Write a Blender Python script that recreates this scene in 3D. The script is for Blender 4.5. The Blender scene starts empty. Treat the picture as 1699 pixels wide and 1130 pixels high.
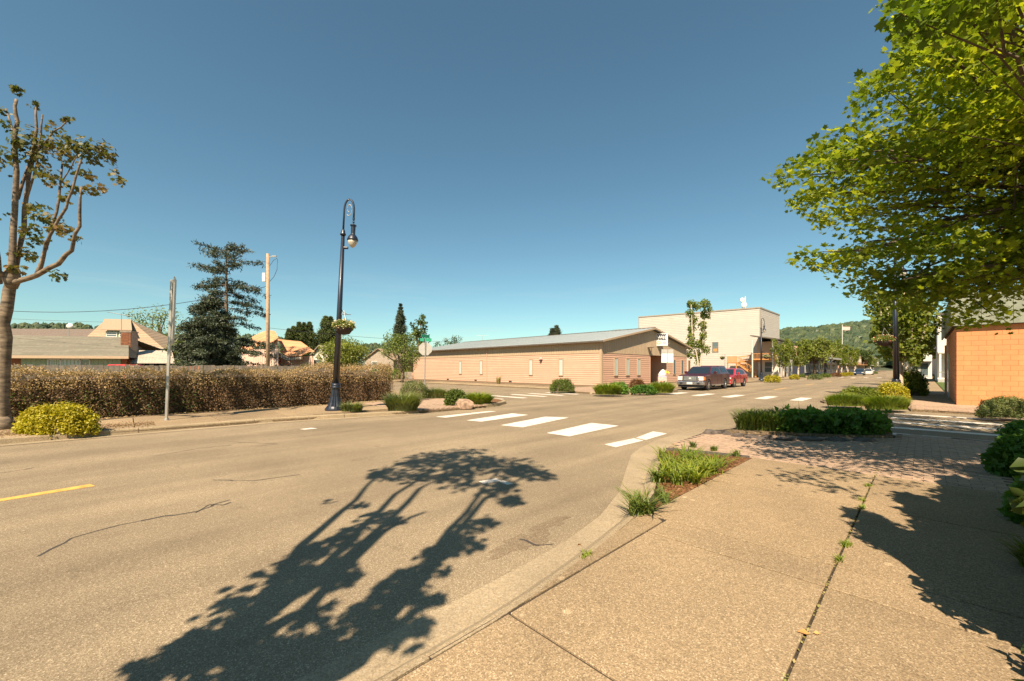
import bpy, bmesh, math, random
import numpy as np
from mathutils import Vector, Matrix
D = bpy.data
SC = bpy.context.scene
C = SC.collection
PI = math.pi
# ------------------------------------------------------------------ camera, sky, sun
F, HY, CX, H = 662.0, 611.0, 850.0, 1.65      # focal length / horizon row / centre column of the photo, eye height
TH = math.radians(45.8)                        # the avenue runs along +Y, 45.8 degrees right of the view
cs, sn = math.cos(TH), math.sin(TH)
def W(x, d, z=0.0): return Vector((x*cs - d*sn, x*sn + d*cs, z))
def G(px, py, z=0.0):
    d = F*(H-z)/(py-HY); return W((px-CX)/F*d, d, z)
def P(px, py, d): return W((px-CX)/F*d, d, H+(HY-py)/F*d)
def atX(px, X):                                 # depth and Y where a column of the photo meets the plane X
    t = (px-CX)/F; d = X/(t*cs-sn); return d, d*(t*sn+cs)
def atY(px, Y):
    t = (px-CX)/F; d = Y/(t*sn+cs); return d, d*(t*cs-sn)
cam = D.objects.new('camera', D.cameras.new('camera')); C.objects.link(cam)
cam.data.sensor_width = 36; cam.data.lens = 36*F/1699; cam.data.shift_y = (HY-565)/1699
cam.data.clip_start = .05; cam.data.clip_end = 9000
cam.location = (0, 0, H); cam.rotation_euler = (PI/2, 0, TH)
SC.camera = cam
ELEV, AZ = math.radians(50), math.radians(17.5)
sh = W(math.sin(AZ), math.cos(AZ)); sh.z = 0; sh.normalize()      # where shadows fall
L = Vector((sh.x*math.cos(ELEV), sh.y*math.cos(ELEV), -math.sin(ELEV)))
sun = D.objects.new('sun', D.lights.new('sun', 'SUN')); C.objects.link(sun)
sun.data.energy = 5.0; sun.data.angle = math.radians(.5); sun.data.color = (1, .83, .64)
sun.rotation_euler = L.to_track_quat('-Z', 'Y').to_euler()
world = D.worlds.new('World'); SC.world = world; world.use_nodes = True
wn = world.node_tree; wn.nodes.clear()
sky = wn.nodes.new('ShaderNodeTexSky'); sky.sky_type = 'NISHITA'; sky.sun_disc = False
sky.sun_elevation = ELEV; sky.sun_rotation = math.atan2(-sh.x, -sh.y)
sky.air_density = 1.0; sky.dust_density = .3; sky.ozone_density = 1.5
tint = wn.nodes.new('ShaderNodeMix'); tint.data_type = 'RGBA'; tint.blend_type = 'MULTIPLY'
tint.inputs[0].default_value = 1; tint.inputs[7].default_value = (.83, 1.07, .95, 1)
bg = wn.nodes.new('ShaderNodeBackground'); bg.inputs[1].default_value = .057
out = wn.nodes.new('ShaderNodeOutputWorld')
wn.links.new(sky.outputs[0], tint.inputs[6])
# faint high cirrus low over the horizon
tc = wn.nodes.new('ShaderNodeTexCoord'); mp = wn.nodes.new('ShaderNodeMapping'); mp.inputs['Scale'].default_value = (2.2, 2.2, 26); mp.inputs['Rotation'].default_value = (.10, .06, 0)
ns = wn.nodes.new('ShaderNodeTexNoise'); ns.inputs['Scale'].default_value = 1.6; ns.inputs['Detail'].default_value = 6; ns.inputs['Roughness'].default_value = .62
r1 = wn.nodes.new('ShaderNodeMapRange'); r1.inputs[1].default_value = .52; r1.inputs[2].default_value = .78
sp_ = wn.nodes.new('ShaderNodeSeparateXYZ'); r2 = wn.nodes.new('ShaderNodeMapRange'); r2.inputs[1].default_value = .24; r2.inputs[2].default_value = .08
mu = wn.nodes.new('ShaderNodeMath'); mu.operation = 'MULTIPLY'; m2_ = wn.nodes.new('ShaderNodeMath'); m2_.operation = 'MULTIPLY'; m2_.inputs[1].default_value = .28
cm = wn.nodes.new('ShaderNodeMix'); cm.data_type = 'RGBA'; cm.inputs[7].default_value = (6.2, 6.6, 6.0, 1)
for a_, b_ in ((tc.outputs['Generated'], mp.inputs[0]), (mp.outputs[0], ns.inputs[0]), (ns.outputs[0], r1.inputs[0]), (tc.outputs['Generated'], sp_.inputs[0]), (sp_.outputs[2], r2.inputs[0]), (r1.outputs[0], mu.inputs[0]), (r2.outputs[0], mu.inputs[1]), (mu.outputs[0], m2_.inputs[0]), (m2_.outputs[0], cm.inputs[0]), (tint.outputs[2], cm.inputs[6]), (cm.outputs[2], bg.inputs[0])): wn.links.new(a_, b_); wn.links.new(bg.outputs[0], out.inputs[0])
SC.view_settings.view_transform = 'Standard'; SC.view_settings.look = 'None'
SC.view_settings.gamma = 1; SC.view_settings.use_curve_mapping = False; SC.view_settings.exposure = 1.16
SC.render.engine = 'CYCLES'; SC.cycles.max_bounces = 6; SC.cycles.transparent_max_bounces = 6

# ------------------------------------------------------------------ materials
M = {}
def newmat(name):
    m = D.materials.new(name); m.use_nodes = True; n = m.node_tree; n.nodes.clear()
    o = n.nodes.new('ShaderNodeOutputMaterial'); b = n.nodes.new('ShaderNodeBsdfPrincipled')
    n.links.new(b.outputs[0], o.inputs[0]); M[name] = m; return m, n, b
def c4(c): return (c[0], c[1], c[2], 1)
def mixc(n, fac, a, b, mode='MIX'):
    x = n.nodes.new('ShaderNodeMix'); x.data_type = 'RGBA'; x.blend_type = mode
    for s, v in ((0, fac), (6, a), (7, b)):
        if hasattr(v, 'links') or hasattr(v, 'is_output'): n.links.new(v, x.inputs[s])
        else: x.inputs[s].default_value = v if s == 0 else c4(v)
    return x.outputs[2]
def noise(n, scale, detail=3, rough=.6, vec=None):
    t = n.nodes.new('ShaderNodeTexNoise'); t.inputs['Scale'].default_value = scale
    t.inputs['Detail'].default_value = detail; t.inputs['Roughness'].default_value = rough
    if vec is not None: n.links.new(vec, t.inputs['Vector'])
    return t.outputs[0]
def ramp(n, v, a, b):
    r = n.nodes.new('ShaderNodeMapRange'); r.inputs[1].default_value = a; r.inputs[2].default_value = b
    n.links.new(v, r.inputs[0]); return r.outputs[0]
def pos(n):
    g = n.nodes.new('ShaderNodeNewGeometry'); return g.outputs['Position']
def bump(n, b, h, strength=.3, dist=.01):
    x = n.nodes.new('ShaderNodeBump'); x.inputs['Strength'].default_value = strength; x.inputs['Distance'].default_value = dist
    n.links.new(h, x.inputs['Height']); n.links.new(x.outputs[0], b.inputs['Normal'])
def plain(name, col, rough=.6, metal=0, var=.25, scale=6, coat=0, island=0):
    m, n, b = newmat(name)
    p = pos(n)
    if name.startswith('bark'):
        mp = n.nodes.new('ShaderNodeMapping'); mp.inputs['Scale'].default_value = (1, 1, 2.6); n.links.new(p, mp.inputs[0]); p = mp.outputs[0]
    k = noise(n, scale, 4, .6, p)
    colr = mixc(n, ramp(n, k, .3, .7), [c*(1-var) for c in col], [min(1, c*(1+var*.6)) for c in col])
    if island:
        g = n.nodes.new('ShaderNodeObjectInfo')
        colr = mixc(n, g.outputs['Random'], colr, [c*(1-island) for c in col])
    n.links.new(colr, b.inputs['Base Color']); b.inputs['Roughness'].default_value = rough; b.inputs['Metallic'].default_value = metal
    b.inputs['Coat Weight'].default_value = coat
    if rough > .4: bump(n, b, noise(n, scale*12, 3, .6, p), .15, .01)
    return m
def leafmat(name, a, b_, transl=.35, rough=.5):
    m, n, b = newmat(name)
    g = n.nodes.new('ShaderNodeNewGeometry'); r = g.outputs['Random Per Island']
    col = mixc(n, r, a, b_)
    k = noise(n, .9, 2, .5, g.outputs['Position']); col = mixc(n, ramp(n, k, .35, .65), col, [x*.72 for x in a])
    n.links.new(col, b.inputs['Base Color']); b.inputs['Roughness'].default_value = rough
    b.inputs['Specular IOR Level'].default_value = .3
    t = n.nodes.new('ShaderNodeBsdfTranslucent'); tc = mixc(n, 1.0, col, (1.5, 1.6, .55), 'MULTIPLY'); n.links.new(tc, t.inputs[0])
    mx = n.nodes.new('ShaderNodeMixShader'); mx.inputs[0].default_value = transl
    o = [x for x in n.nodes if x.type == 'OUTPUT_MATERIAL'][0]
    n.links.new(b.outputs[0], mx.inputs[1]); n.links.new(t.outputs[0], mx.inputs[2]); n.links.new(mx.outputs[0], o.inputs[0])
    return m
def grit(name, base, dark, light, gs=110, patch=.5, bstr=.5, lanes=0, obj=0):
    """aggregate surface: stones of different tone, patches of wear, fine relief"""
    m, n, b = newmat(name); p = pos(n)
    v = n.nodes.new('ShaderNodeTexVoronoi'); v.inputs['Scale'].default_value = gs; n.links.new(p, v.inputs['Vector'])
    sep = n.nodes.new('ShaderNodeSeparateColor'); n.links.new(v.outputs['Color'], sep.inputs[0])
    c1 = mixc(n, ramp(n, sep.outputs[0], .05, .95), dark, base)
    c1 = mixc(n, ramp(n, sep.outputs[1], .86, .97), c1, light)
    fine = noise(n, gs*.35, 4, .7, p); c1 = mixc(n, ramp(n, fine, .3, .7), mixc(n, 1.0, c1, (.72, .72, .72), 'MULTIPLY'), c1)
    k = noise(n, patch, 5, .62, p); c2 = mixc(n, ramp(n, k, .3, .72), mixc(n, 1.0, c1, (.78, .77, .75), 'MULTIPLY'), mixc(n, 1.0, c1, (1.12, 1.1, 1.06), 'MULTIPLY'))
    s = noise(n, patch*7, 4, .7, p); c3 = mixc(n, ramp(n, s, .62, .8), c2, mixc(n, 1.0, c2, (.66, .65, .63), 'MULTIPLY'))
    if lanes:
        mp = n.nodes.new('ShaderNodeMapping'); mp.inputs['Scale'].default_value = (1.1, .05, 1); n.links.new(p, mp.inputs[0])
        ln_ = noise(n, 1.0, 5, .6, mp.outputs[0]); c3 = mixc(n, ramp(n, ln_, .36, .66), mixc(n, 1.0, c3, (.80, .79, .78), 'MULTIPLY'), mixc(n, 1.0, c3, (1.1, 1.09, 1.06), 'MULTIPLY'))
        oil = noise(n, .9, 6, .75, p); c3 = mixc(n, ramp(n, oil, .66, .74), c3, mixc(n, 1.0, c3, (.6, .59, .58), 'MULTIPLY'))
    if obj:
        oi = n.nodes.new('ShaderNodeObjectInfo'); c3 = mixc(n, oi.outputs['Random'], mixc(n, 1.0, c3, (.87, .86, .84), 'MULTIPLY'), mixc(n, 1.0, c3, (1.06, 1.05, 1.03), 'MULTIPLY'))
        sv = n.nodes.new('ShaderNodeTexVoronoi'); sv.inputs['Scale'].default_value = 2.3; n.links.new(p, sv.inputs['Vector'])
        c3 = mixc(n, ramp(n, sv.outputs['Distance'], .075, .055), c3, mixc(n, 1.0, c3, (1.45, 1.5, 1.55), 'MULTIPLY'))
        dk = noise(n, 1.7, 7, .78, p); c3 = mixc(n, ramp(n, dk, .60, .72), c3, mixc(n, 1.0, c3, (.72, .70, .66), 'MULTIPLY'))
    n.links.new(c3, b.inputs['Base Color']); b.inputs['Roughness'].default_value = .93; b.inputs['Specular IOR Level'].default_value = .2
    bump(n, b, v.outputs['Distance'], bstr, .004); return m
grit('asphalt', (.325, .26, .178), (.20, .158, .10), (.48, .40, .28), 150, .35, .45, 1)
grit('asphalt_dark', (.25, .19, .12), (.15, .115, .075), (.4, .33, .23), 150, .8, .45)
grit('concrete', (.40, .295, .178), (.22, .165, .10), (.54, .43, .29), 150, .6, .4, 0, 1)
grit('kerb_concrete', (.42, .325, .205), (.27, .21, .13), (.5, .43, .3), 130, 1.2, .4)
grit('gutter_concrete', (.41, .325, .21), (.29, .23, .15), (.42, .36, .26), 120, .9, .3)
grit('mulch', (.26, .125, .055), (.09, .045, .02), (.42, .25, .12), 45, 1.5, 1)
grit('dirt', (.24, .175, .105), (.12, .085, .05), (.34, .26, .17), 40, .6, .8)
grit('ground_mat', (.13, .14, .06), (.07, .08, .03), (.25, .22, .11), 6, .05, .5)
grit('lawn', (.12, .17, .04), (.05, .08, .02), (.2, .22, .06), 30, .4, 1)
m, n, b = newmat('paint_white'); p = pos(n)
w1 = noise(n, 5, 8, .75, p); w2 = noise(n, 38, 4, .7, p)
pc = mixc(n, ramp(n, noise(n, 2.5, 4, .6, p), .3, .7), (.52, .47, .39), (.68, .62, .53)); ww = n.nodes.new('ShaderNodeMath'); ww.operation = 'ADD'
n.links.new(ramp(n, w1, .58, .7), ww.inputs[0]); n.links.new(ramp(n, w2, .66, .74), ww.inputs[1]); ww.use_clamp = True
pc = mixc(n, ww.outputs[0], pc, (.33, .26, .17)); n.links.new(pc, b.inputs['Base Color']); b.inputs['Roughness'].default_value = .8; bump(n, b, w2, .3, .003)
plain('paint_yellow', (.62, .34, .07), .7, var=.3, scale=9)
plain('crack', (.05, .042, .035), .95)
plain('joint_dirt', (.04, .028, .017), .95, var=.5, scale=20)
plain('paver', (.40, .275, .18), .85, var=.35, scale=14, island=.3)
plain('paver_joint', (.2, .15, .1), .95)
plain('bark', (.17, .125, .08), .9, var=.75, scale=5)
plain('bark_dark', (.12, .085, .055), .9, var=.5, scale=8)
plain('bark_pale', (.52, .43, .32), .9, var=.35, scale=9)
leafmat('leaf_maple', (.14, .20, .02), (.46, .46, .03), .5)
leafmat('leaf_dark', (.055, .085, .018), (.10, .13, .025), .25)
leafmat('leaf_street', (.15, .20, .025), (.26, .26, .03), .4)
leafmat('leaf_left', (.10, .12, .025), (.22, .12, .045), .3)
leafmat('leaf_yellow', (.44, .36, .02), (.33, .33, .02), .3)
leafmat('leaf_broad', (.08, .18, .025), (.17, .29, .04), .35)
leafmat('leaf_lily', (.18, .25, .03), (.32, .33, .05), .4)
leafmat('leaf_lavender', (.15, .19, .06), (.24, .25, .09), .3)
leafmat('leaf_shrub', (.12, .17, .03), (.19, .22, .04), .3)
leafmat('leaf_red', (.22, .09, .04), (.14, .12, .03), .3)
leafmat('leaf_yew', (.17, .20, .035), (.25, .27, .04), .35)
leafmat('spruce_needles', (.06, .08, .045), (.10, .115, .06), .1)
leafmat('arbor_needles', (.08, .11, .03), (.13, .15, .035), .1)
leafmat('hill_forest', (.045, .07, .035), (.13, .15, .055), .05)
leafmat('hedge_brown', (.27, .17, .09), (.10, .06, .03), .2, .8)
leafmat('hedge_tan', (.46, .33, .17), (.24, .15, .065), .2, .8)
leafmat('petals', (.85, .75, .55), (.75, .5, .12), .3)
leafmat('petals_red', (.6, .05, .04), (.8, .3, .2), .3)
leafmat('grass_dry', (.38, .30, .12), (.22, .24, .05), .3)
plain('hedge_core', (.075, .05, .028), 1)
plain('siding_pink', (.55, .335, .225), .7, var=.1, scale=1.5, island=.08)
plain('panel_tan', (.42, .315, .20), .65, var=.1, scale=1.5, island=.08)
plain('trim_tan', (.40, .29, .18), .6, var=.1)
plain('roof_metal', (.38, .41, .40), .45, .2, var=.08, scale=1)
plain('roof_edge', (.10, .08, .06), .7)
plain('siding_cream', (.55, .49, .41), .7, var=.08, scale=1, island=.07)
plain('trim_brown', (.33, .27, .2), .7)
plain('white_wall', (.6, .54, .46), .7, var=.08)
plain('white_paint', (.66, .63, .57), .5, var=.06)
plain('cedar', (.55, .25, .07), .7, var=.3, scale=10)
plain('block_orange', (.60, .235, .085), .75, var=.14, scale=2, island=.1)
plain('mortar_orange', (.50, .19, .068), .9)
plain('fascia_green', (.22, .235, .17), .6, var=.2, scale=4)
plain('shingle_olive', (.20, .18, .13), .9, var=.25, scale=5, island=.25)
plain('shingle_tan', (.36, .26, .165), .9, var=.25, scale=6, island=.2)
plain('shingle_brown', (.17, .13, .10), .9, var=.3, scale=6)
plain('shake', (.60, .29, .135), .9, var=.3, scale=7, island=.25)
plain('wall_green', (.30, .36, .20), .7, var=.08)
plain('wall_pinkish', (.62, .43, .32), .75, var=.08)
plain('brick', (.30, .115, .05), .9, var=.5, scale=16, island=.5)
plain('mortar', (.3, .25, .2), .9)
plain('fence_wood', (.30, .245, .18), .9, var=.35, scale=9, island=.4)
plain('tin_roof', (.46, .38, .29), .6, var=.15, scale=2)
plain('pole_black', (.009, .012, .022), .42, var=.3, scale=3, coat=.5)
plain('pole_wood', (.40, .27, .16), .85, var=.35, scale=5)
plain('steel', (.42, .40, .35), .45, .6, var=.15, scale=6)
plain('sign_back', (.46, .43, .37), .5, .3, var=.1)
plain('dark', (.02, .02, .02), .6)
plain('navy_wall', (.025, .03, .05), .6)
plain('rubber', (.025, .024, .023), .85)
plain('rim', (.6, .58, .54), .3, .8)
plain('chrome', (.62, .62, .62), .2, .9)
plain('truck_paint', (.06, .010, .015), .3, .1, var=.08, coat=.5)
plain('truck_lower', (.17, .105, .07), .35, .3, var=.1, coat=.7)
plain('suv_paint', (.42, .02, .025), .22, .1, var=.08, coat=1)
plain('red_paint', (.7, .05, .03), .25, .1, coat=1)
plain('car_blue', (.03, .045, .08), .25, .2, coat=1)
plain('car_white', (.7, .68, .62), .25, .1, coat=1)
plain('lamp_lens', (.5, .44, .34), .3)
plain('headlight', (.8, .78, .72), .12, .2)
plain('amber', (.8, .22, .04), .3)
plain('rock', (.30, .2, .13), .9, var=.5, scale=8)
plain('rock_dark', (.10, .08, .065), .9, var=.5, scale=8)
plain('sign_green', (.02, .30, .16), .5)
plain('sign_red', (.6, .03, .03), .5)
plain('ink_black', (.03, .03, .04), .6)
plain('emblem_orange', (.7, .3, .1), .6)
plain('emblem_blue', (.35, .38, .5), .6)
plain('basket_dark', (.05, .03, .025), .9)
plain('orange_plastic', (.8, .16, .03), .5)
plain('curtain', (.62, .60, .50), .8, var=.2, scale=20)
plain('hill_soil', (.045, .06, .03), 1, scale=.02)
plain('hill_far', (.10, .13, .11), 1, scale=.01)
plain('beak_yellow', (.8, .5, .06), .5)
plain('statue_pink', (.75, .42, .35), .5)
m, n, b = newmat('glass'); b.inputs['Base Color'].default_value = (.10, .13, .13, 1); b.inputs['Roughness'].default_value = .08; b.inputs['Specular IOR Level'].default_value = .8
m, n, b = newmat('glass_pale'); b.inputs['Base Color'].default_value = (.42, .47, .42, 1); b.inputs['Roughness'].default_value = .15
m, n, b = newmat('car_glass'); b.inputs['Base Color'].default_value = (.015, .025, .035, 1); b.inputs['Roughness'].default_value = .1; b.inputs['Specular IOR Level'].default_value = .3

# ------------------------------------------------------------------ helpers
def tag(o, label=None, cat=None, group=None, kind=None):
    if label: o['label'] = label
    if cat: o['category'] = cat
    if group: o['group'] = group
    if kind: o['kind'] = kind
    return o
def empty(name, loc=(0, 0, 0), rz=0, label=None, cat=None, group=None):
    o = D.objects.new(name, None); o.empty_display_size = .2; C.objects.link(o)
    o.location = loc; o.rotation_euler = (0, 0, rz); return tag(o, label, cat, group)
def kids(o): return [c for c in list(o.children)]
def copy_tree(o, parent=None):
    c = o.copy(); C.objects.link(c)
    if parent: c.parent = parent
    for ch in kids(o): copy_tree(ch, c)
    return c
class MB:
    def __init__(s): s.v = []; s.f = []
    def poly(s, pts):
        i = len(s.v); s.v += [tuple(p) for p in pts]; s.f.append(tuple(range(i, i+len(pts)))); return s
    def box(s, x0, x1, y0, y1, z0, z1):
        i = len(s.v)
        s.v += [(x0,y0,z0),(x1,y0,z0),(x1,y1,z0),(x0,y1,z0),(x0,y0,z1),(x1,y0,z1),(x1,y1,z1),(x0,y1,z1)]
        s.f += [tuple(i+k for k in q) for q in ((0,3,2,1),(4,5,6,7),(0,1,5,4),(1,2,6,5),(2,3,7,6),(3,0,4,7))]; return s
    def prism(s, pts, z0, z1):
        i = len(s.v); n = len(pts)
        s.v += [(p[0], p[1], z0) for p in pts]+[(p[0], p[1], z1) for p in pts]
        s.f.append(tuple(i+k for k in range(n))[::-1]); s.f.append(tuple(i+n+k for k in range(n)))
        for k in range(n): q = (k+1) % n; s.f.append((i+k, i+q, i+n+q, i+n+k))
        return s
    def slab(s, pts, off):                       # any planar polygon given thickness along a vector
        i = len(s.v); n = len(pts); off = Vector(off)
        s.v += [tuple(Vector(p)) for p in pts]+[tuple(Vector(p)+off) for p in pts]
        s.f.append(tuple(i+k for k in range(n))[::-1]); s.f.append(tuple(i+n+k for k in range(n)))
        for k in range(n): q = (k+1) % n; s.f.append((i+k, i+q, i+n+q, i+n+k))
        return s
    def tube(s, pts, rad, n=8, cap=True):
        pts = [Vector(p) for p in pts]; m = len(pts)
        if not hasattr(rad, '__len__'): rad = [rad]*m
        i0 = len(s.v); ref = None
        for k, p in enumerate(pts):
            t = (pts[min(k+1, m-1)]-pts[max(k-1, 0)]).normalized()
            if ref is None: ref = Vector((0, 0, 1)) if abs(t.z) < .9 else Vector((1, 0, 0))
            a = t.cross(ref); a = a.normalized() if a.length > 1e-4 else t.orthogonal().normalized()
            b_ = t.cross(a).normalized(); ref = -b_ if False else ref
            for j in range(n):
                an = 2*PI*j/n; s.v.append(tuple(p+(a*math.cos(an)+b_*math.sin(an))*rad[k]))
        for k in range(m-1):
            for j in range(n):
                q = (j+1) % n; s.f.append((i0+k*n+j, i0+k*n+q, i0+(k+1)*n+q, i0+(k+1)*n+j))
        if cap: s.f.append(tuple(i0+j for j in range(n))[::-1]); s.f.append(tuple(i0+(m-1)*n+j for j in range(n)))
        return s
    def lathe(s, prof, n=16, c=(0, 0, 0), flute=0):
        i0 = len(s.v)
        for r, z in prof:
            for j in range(n):
                rr = r*(1-(flute if j % 2 else 0)); an = 2*PI*j/n
                s.v.append((c[0]+rr*math.cos(an), c[1]+rr*math.sin(an), c[2]+z))
        for k in range(len(prof)-1):
            for j in range(n):
                q = (j+1) % n; s.f.append((i0+k*n+j, i0+k*n+q, i0+(k+1)*n+q, i0+(k+1)*n+j))
        s.f.append(tuple(i0+j for j in range(n))[::-1]); k = len(prof)-1; s.f.append(tuple(i0+k*n+j for j in range(n)))
        return s
    def mesh(s, name, mat, off=None):
        me = D.meshes.new(name); v = s.v
        if off is not None: v = [(p[0]-off[0], p[1]-off[1], p[2]-off[2]) for p in v]
        me.from_pydata(v, [], s.f); me.materials.append(M[mat]); me.update(); return me
    def build(s, name, mat, parent=None, world=False, smooth=False, **kw):
        me = s.mesh(name, mat, parent.location if (world and parent) else None)
        o = D.objects.new(name, me); C.objects.link(o)
        if parent: o.parent = parent
        if smooth:
            me.polygons.foreach_set('use_smooth', [True]*len(me.polygons)); me.update()
        return tag(o, **kw)
def bevel(o, w=.01, seg=1):
    b = o.modifiers.new('bevel', 'BEVEL'); b.width = w; b.segments = seg; b.limit_method = 'ANGLE'; b.angle_limit = math.radians(40); return o
def link(name, me, parent=None, loc=(0, 0, 0), rot=(0, 0, 0), scale=(1, 1, 1), **kw):
    o = D.objects.new(name, me); C.objects.link(o)
    if parent: o.parent = parent
    o.location = loc; o.rotation_euler = rot; o.scale = scale; return tag(o, **kw)
def box_mesh(name, mat, x0=-.5, x1=.5, y0=-.5, y1=.5, z0=0, z1=1): return MB().box(x0, x1, y0, y1, z0, z1).mesh(name, mat)

LEAF = {
 'kite': (np.array([(0,0,0),(.32,.5,.06),(0,1,0),(-.32,.5,.06)], float), [(0,1,2,3)]),
 'fold': (np.array([(0,0,0),(.34,.45,.14),(0,1.05,0),(-.34,.45,.14),(0,.5,0)], float), [(0,1,2,4),(0,4,2,3)]),
 'maple': (np.array([(0,0,0),(.22,.12,.02),(.55,.22,.05),(.38,.45,.03),(.5,.78,.06),(.18,.68,0),(0,1.08,0),(-.18,.68,0),(-.5,.78,.06),(-.38,.45,.03),(-.55,.22,.05),(-.22,.12,.02)], float), [tuple(range(12))]),
 'spike': (np.array([(-.07,0,0),(.07,0,0),(0,1,0)], float), [(0,1,2)]),
 'tuft': (np.array([(-.16,0,0),(.16,0,0),(.1,.7,.1),(0,1,0),(-.1,.7,.1)], float), [(0,1,2,3,4)]),
}
def leaves(name, pts, size, mat, parent=None, shape='fold', up=.35, seed=0, out=None, var=.35, world=True, smooth=False, **kw):
    """one mesh of many separate leaves; pts is (N,3); out = outward directions for the leaf faces"""
    r = np.random.default_rng(seed); N = len(pts); T, faces = LEAF[shape]; k = len(T)
    nrm = r.normal(size=(N, 3)); nrm /= np.linalg.norm(nrm, axis=1)[:, None]
    nrm[:, 2] = nrm[:, 2]*(1-up)+up*1.4
    if out is not None: nrm = nrm*.7+out
    nrm /= np.linalg.norm(nrm, axis=1)[:, None]
    a = np.cross(nrm, r.normal(size=(N, 3))); a /= np.linalg.norm(a, axis=1)[:, None]+1e-9
    b_ = np.cross(nrm, a); s_ = size*(1+var*(r.random(N)*2-1))
    V = (T[None, :, 0, None]*a[:, None]+T[None, :, 1, None]*b_[:, None]+T[None, :, 2, None]*nrm[:, None])*s_[:, None, None]+np.asarray(pts)[:, None]
    V = V.reshape(-1, 3)
    if parent is not None and world: V = V-np.array(parent.location)[None]
    return fast(name, V, faces, k, N, mat, parent, **kw)
def fast(name, V, faces, k, N, mat, parent=None, **kw):
    me = D.meshes.new(name); me.vertices.add(len(V)); me.vertices.foreach_set('co', V.astype(np.float32).ravel())
    idx = []; tot = []
    base = np.arange(N)[:, None]*k
    idx = np.concatenate([base+np.array(f)[None] for f in faces], axis=1).ravel()
    lens = np.tile(np.array([len(f) for f in faces]), N)
    me.loops.add(len(idx)); me.loops.foreach_set('vertex_index', idx.astype(np.int32))
    me.polygons.add(len(lens)); me.polygons.foreach_set('loop_start', np.concatenate([[0], np.cumsum(lens)[:-1]]).astype(np.int32))
    me.update(calc_edges=True); me.materials.append(M[mat])
    o = D.objects.new(name, me); C.objects.link(o)
    if parent is not None: o.parent = parent
    return tag(o, **kw)
def ball(rng, c, r, n, shell=.5):
    v = rng.normal(size=(n, 3)); v /= np.linalg.norm(v, axis=1)[:, None]
    q = (shell+(1-shell)*rng.random(n))**.6
    return np.asarray(c)[None]+v*q[:, None]*np.asarray(r)[None], v
def blades(name, bases, h, w, mat, parent=None, lean=.5, seed=0, seg=3, ang=None, local=False, **kw):
    r = np.random.default_rng(seed); N = len(bases); an = r.random(N)*2*PI if ang is None else ang+r.normal(0, .6, N); hh = np.asarray(h)*(.55+.6*r.random(N)); ln = lean*(.3+r.random(N))*hh
    dx, dy = np.cos(an), np.sin(an); T = []
    for k in range(seg+1):
        t = k/seg; wd = w*(.5+1.3*t-1.8*t*t)*1.25+.001
        cx = bases[:, 0]+dx*ln*t**1.8; cy = bases[:, 1]+dy*ln*t**1.8; cz = bases[:, 2]+hh*(t-.22*lean*t**3)
        T += [np.stack([cx-dy*wd, cy+dx*wd, cz], 1), np.stack([cx+dy*wd, cy-dx*wd, cz], 1)]
    V = np.stack(T, 1).reshape(-1, 3)
    if parent is not None and not local: V = V-np.array(parent.location)[None]
    return fast(name, V, [(2*k, 2*k+1, 2*k+3, 2*k+2) for k in range(seg)], 2*(seg+1), N, mat, parent, **kw)

# ------------------------------------------------------------------ ground, road, pavements
MB().prism([(-3000, -3000), (3000, -3000), (3000, 3000), (-3000, 3000)], -.5, -.02).build('ground', 'ground_mat', kind='structure')
road = MB().prism([(-150, -40), (60, -40), (60, 420), (-150, 420)], -.014, 0).build('road', 'asphalt', kind='structure')
# painted bars, sheets 4 mm above the asphalt
def bar(p, mat='paint_white', name='crosswalk_bar', z=.004, par=None):
    return MB().prism(p, z-.003, z).build(name, mat, par or road)
def pxbar(pts, **kw): return bar([(q.x, q.y) for q in (G(*p) for p in pts)], **kw)
for q in (((775,697.5),(800,699.5),(877,688.5),(850,686)), ((832,705.5),(868,709),(944,693),(905,691.5)),
          ((908,718.5),(945,724),(1027,706.5),(982,702)), ((1004,737.5),(1022,742),(1068,731),(1052,727.5)), ((1056,726.5),(1072,730),(1107,719.5),(1084,716)),
          ((724,691.5),(740,693),(790,686.5),(779,685.5)), ((781,685.3),(792,686.3),(824,682.5),(812,682.2)),
          ((498,712),(505,713),(527,711),(516,710)),
          ((795,799),(803,803),(832,798),(824,794)), ((829,799.5),(835,797.5),(852,803),(842,804.5))): pxbar(q)
for (x0, x1, y) in ((-18.2,-15.3,15.9), (-18.1,-15.3,17.6), (-18,-15.2,19.1), (-17.8,-15.2,20.6), (-18,-15.6,14.4)):
    bar([(x0,y-.2),(x1,y-.2),(x1,y+.2),(x0,y+.2)])
for x in (-11.2, -9.5, -7.8, -6.1, -4.5): bar([(x-.27,24.6),(x+.27,24.6),(x+.27,27.2),(x-.27,27.2)])
for k, y in enumerate((20.0, 18.4, 16.95, 15.4, 13.9)): bar([(-.72,y-.17),(1.75,y-.17),(1.75,y+.17),(-.72,y+.17)])
for x in (-12, -10.3, -8.6, -6.9, -5.2): bar([(x-.3,92),(x+.3,92),(x+.3,95),(x-.3,95)])
for y in (-2.6, ) : pxbar(((-60,838),(-60,842),(158,806.5),(150,803.5)), mat='paint_yellow', name='centre_line')
for k in range(12): bar([(-8.02,36+k*12),(-7.9,36+k*12),(-7.9,40+k*12),(-8.02,40+k*12)], 'paint_yellow', 'centre_line')
for k in range(5): bar([(-13.4,40+k*8),(-11.6,40+k*8),(-11.6,40.1+k*8),(-13.4,40.1+k*8)], name='parking_mark')
rnd = random.Random(4)
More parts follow.
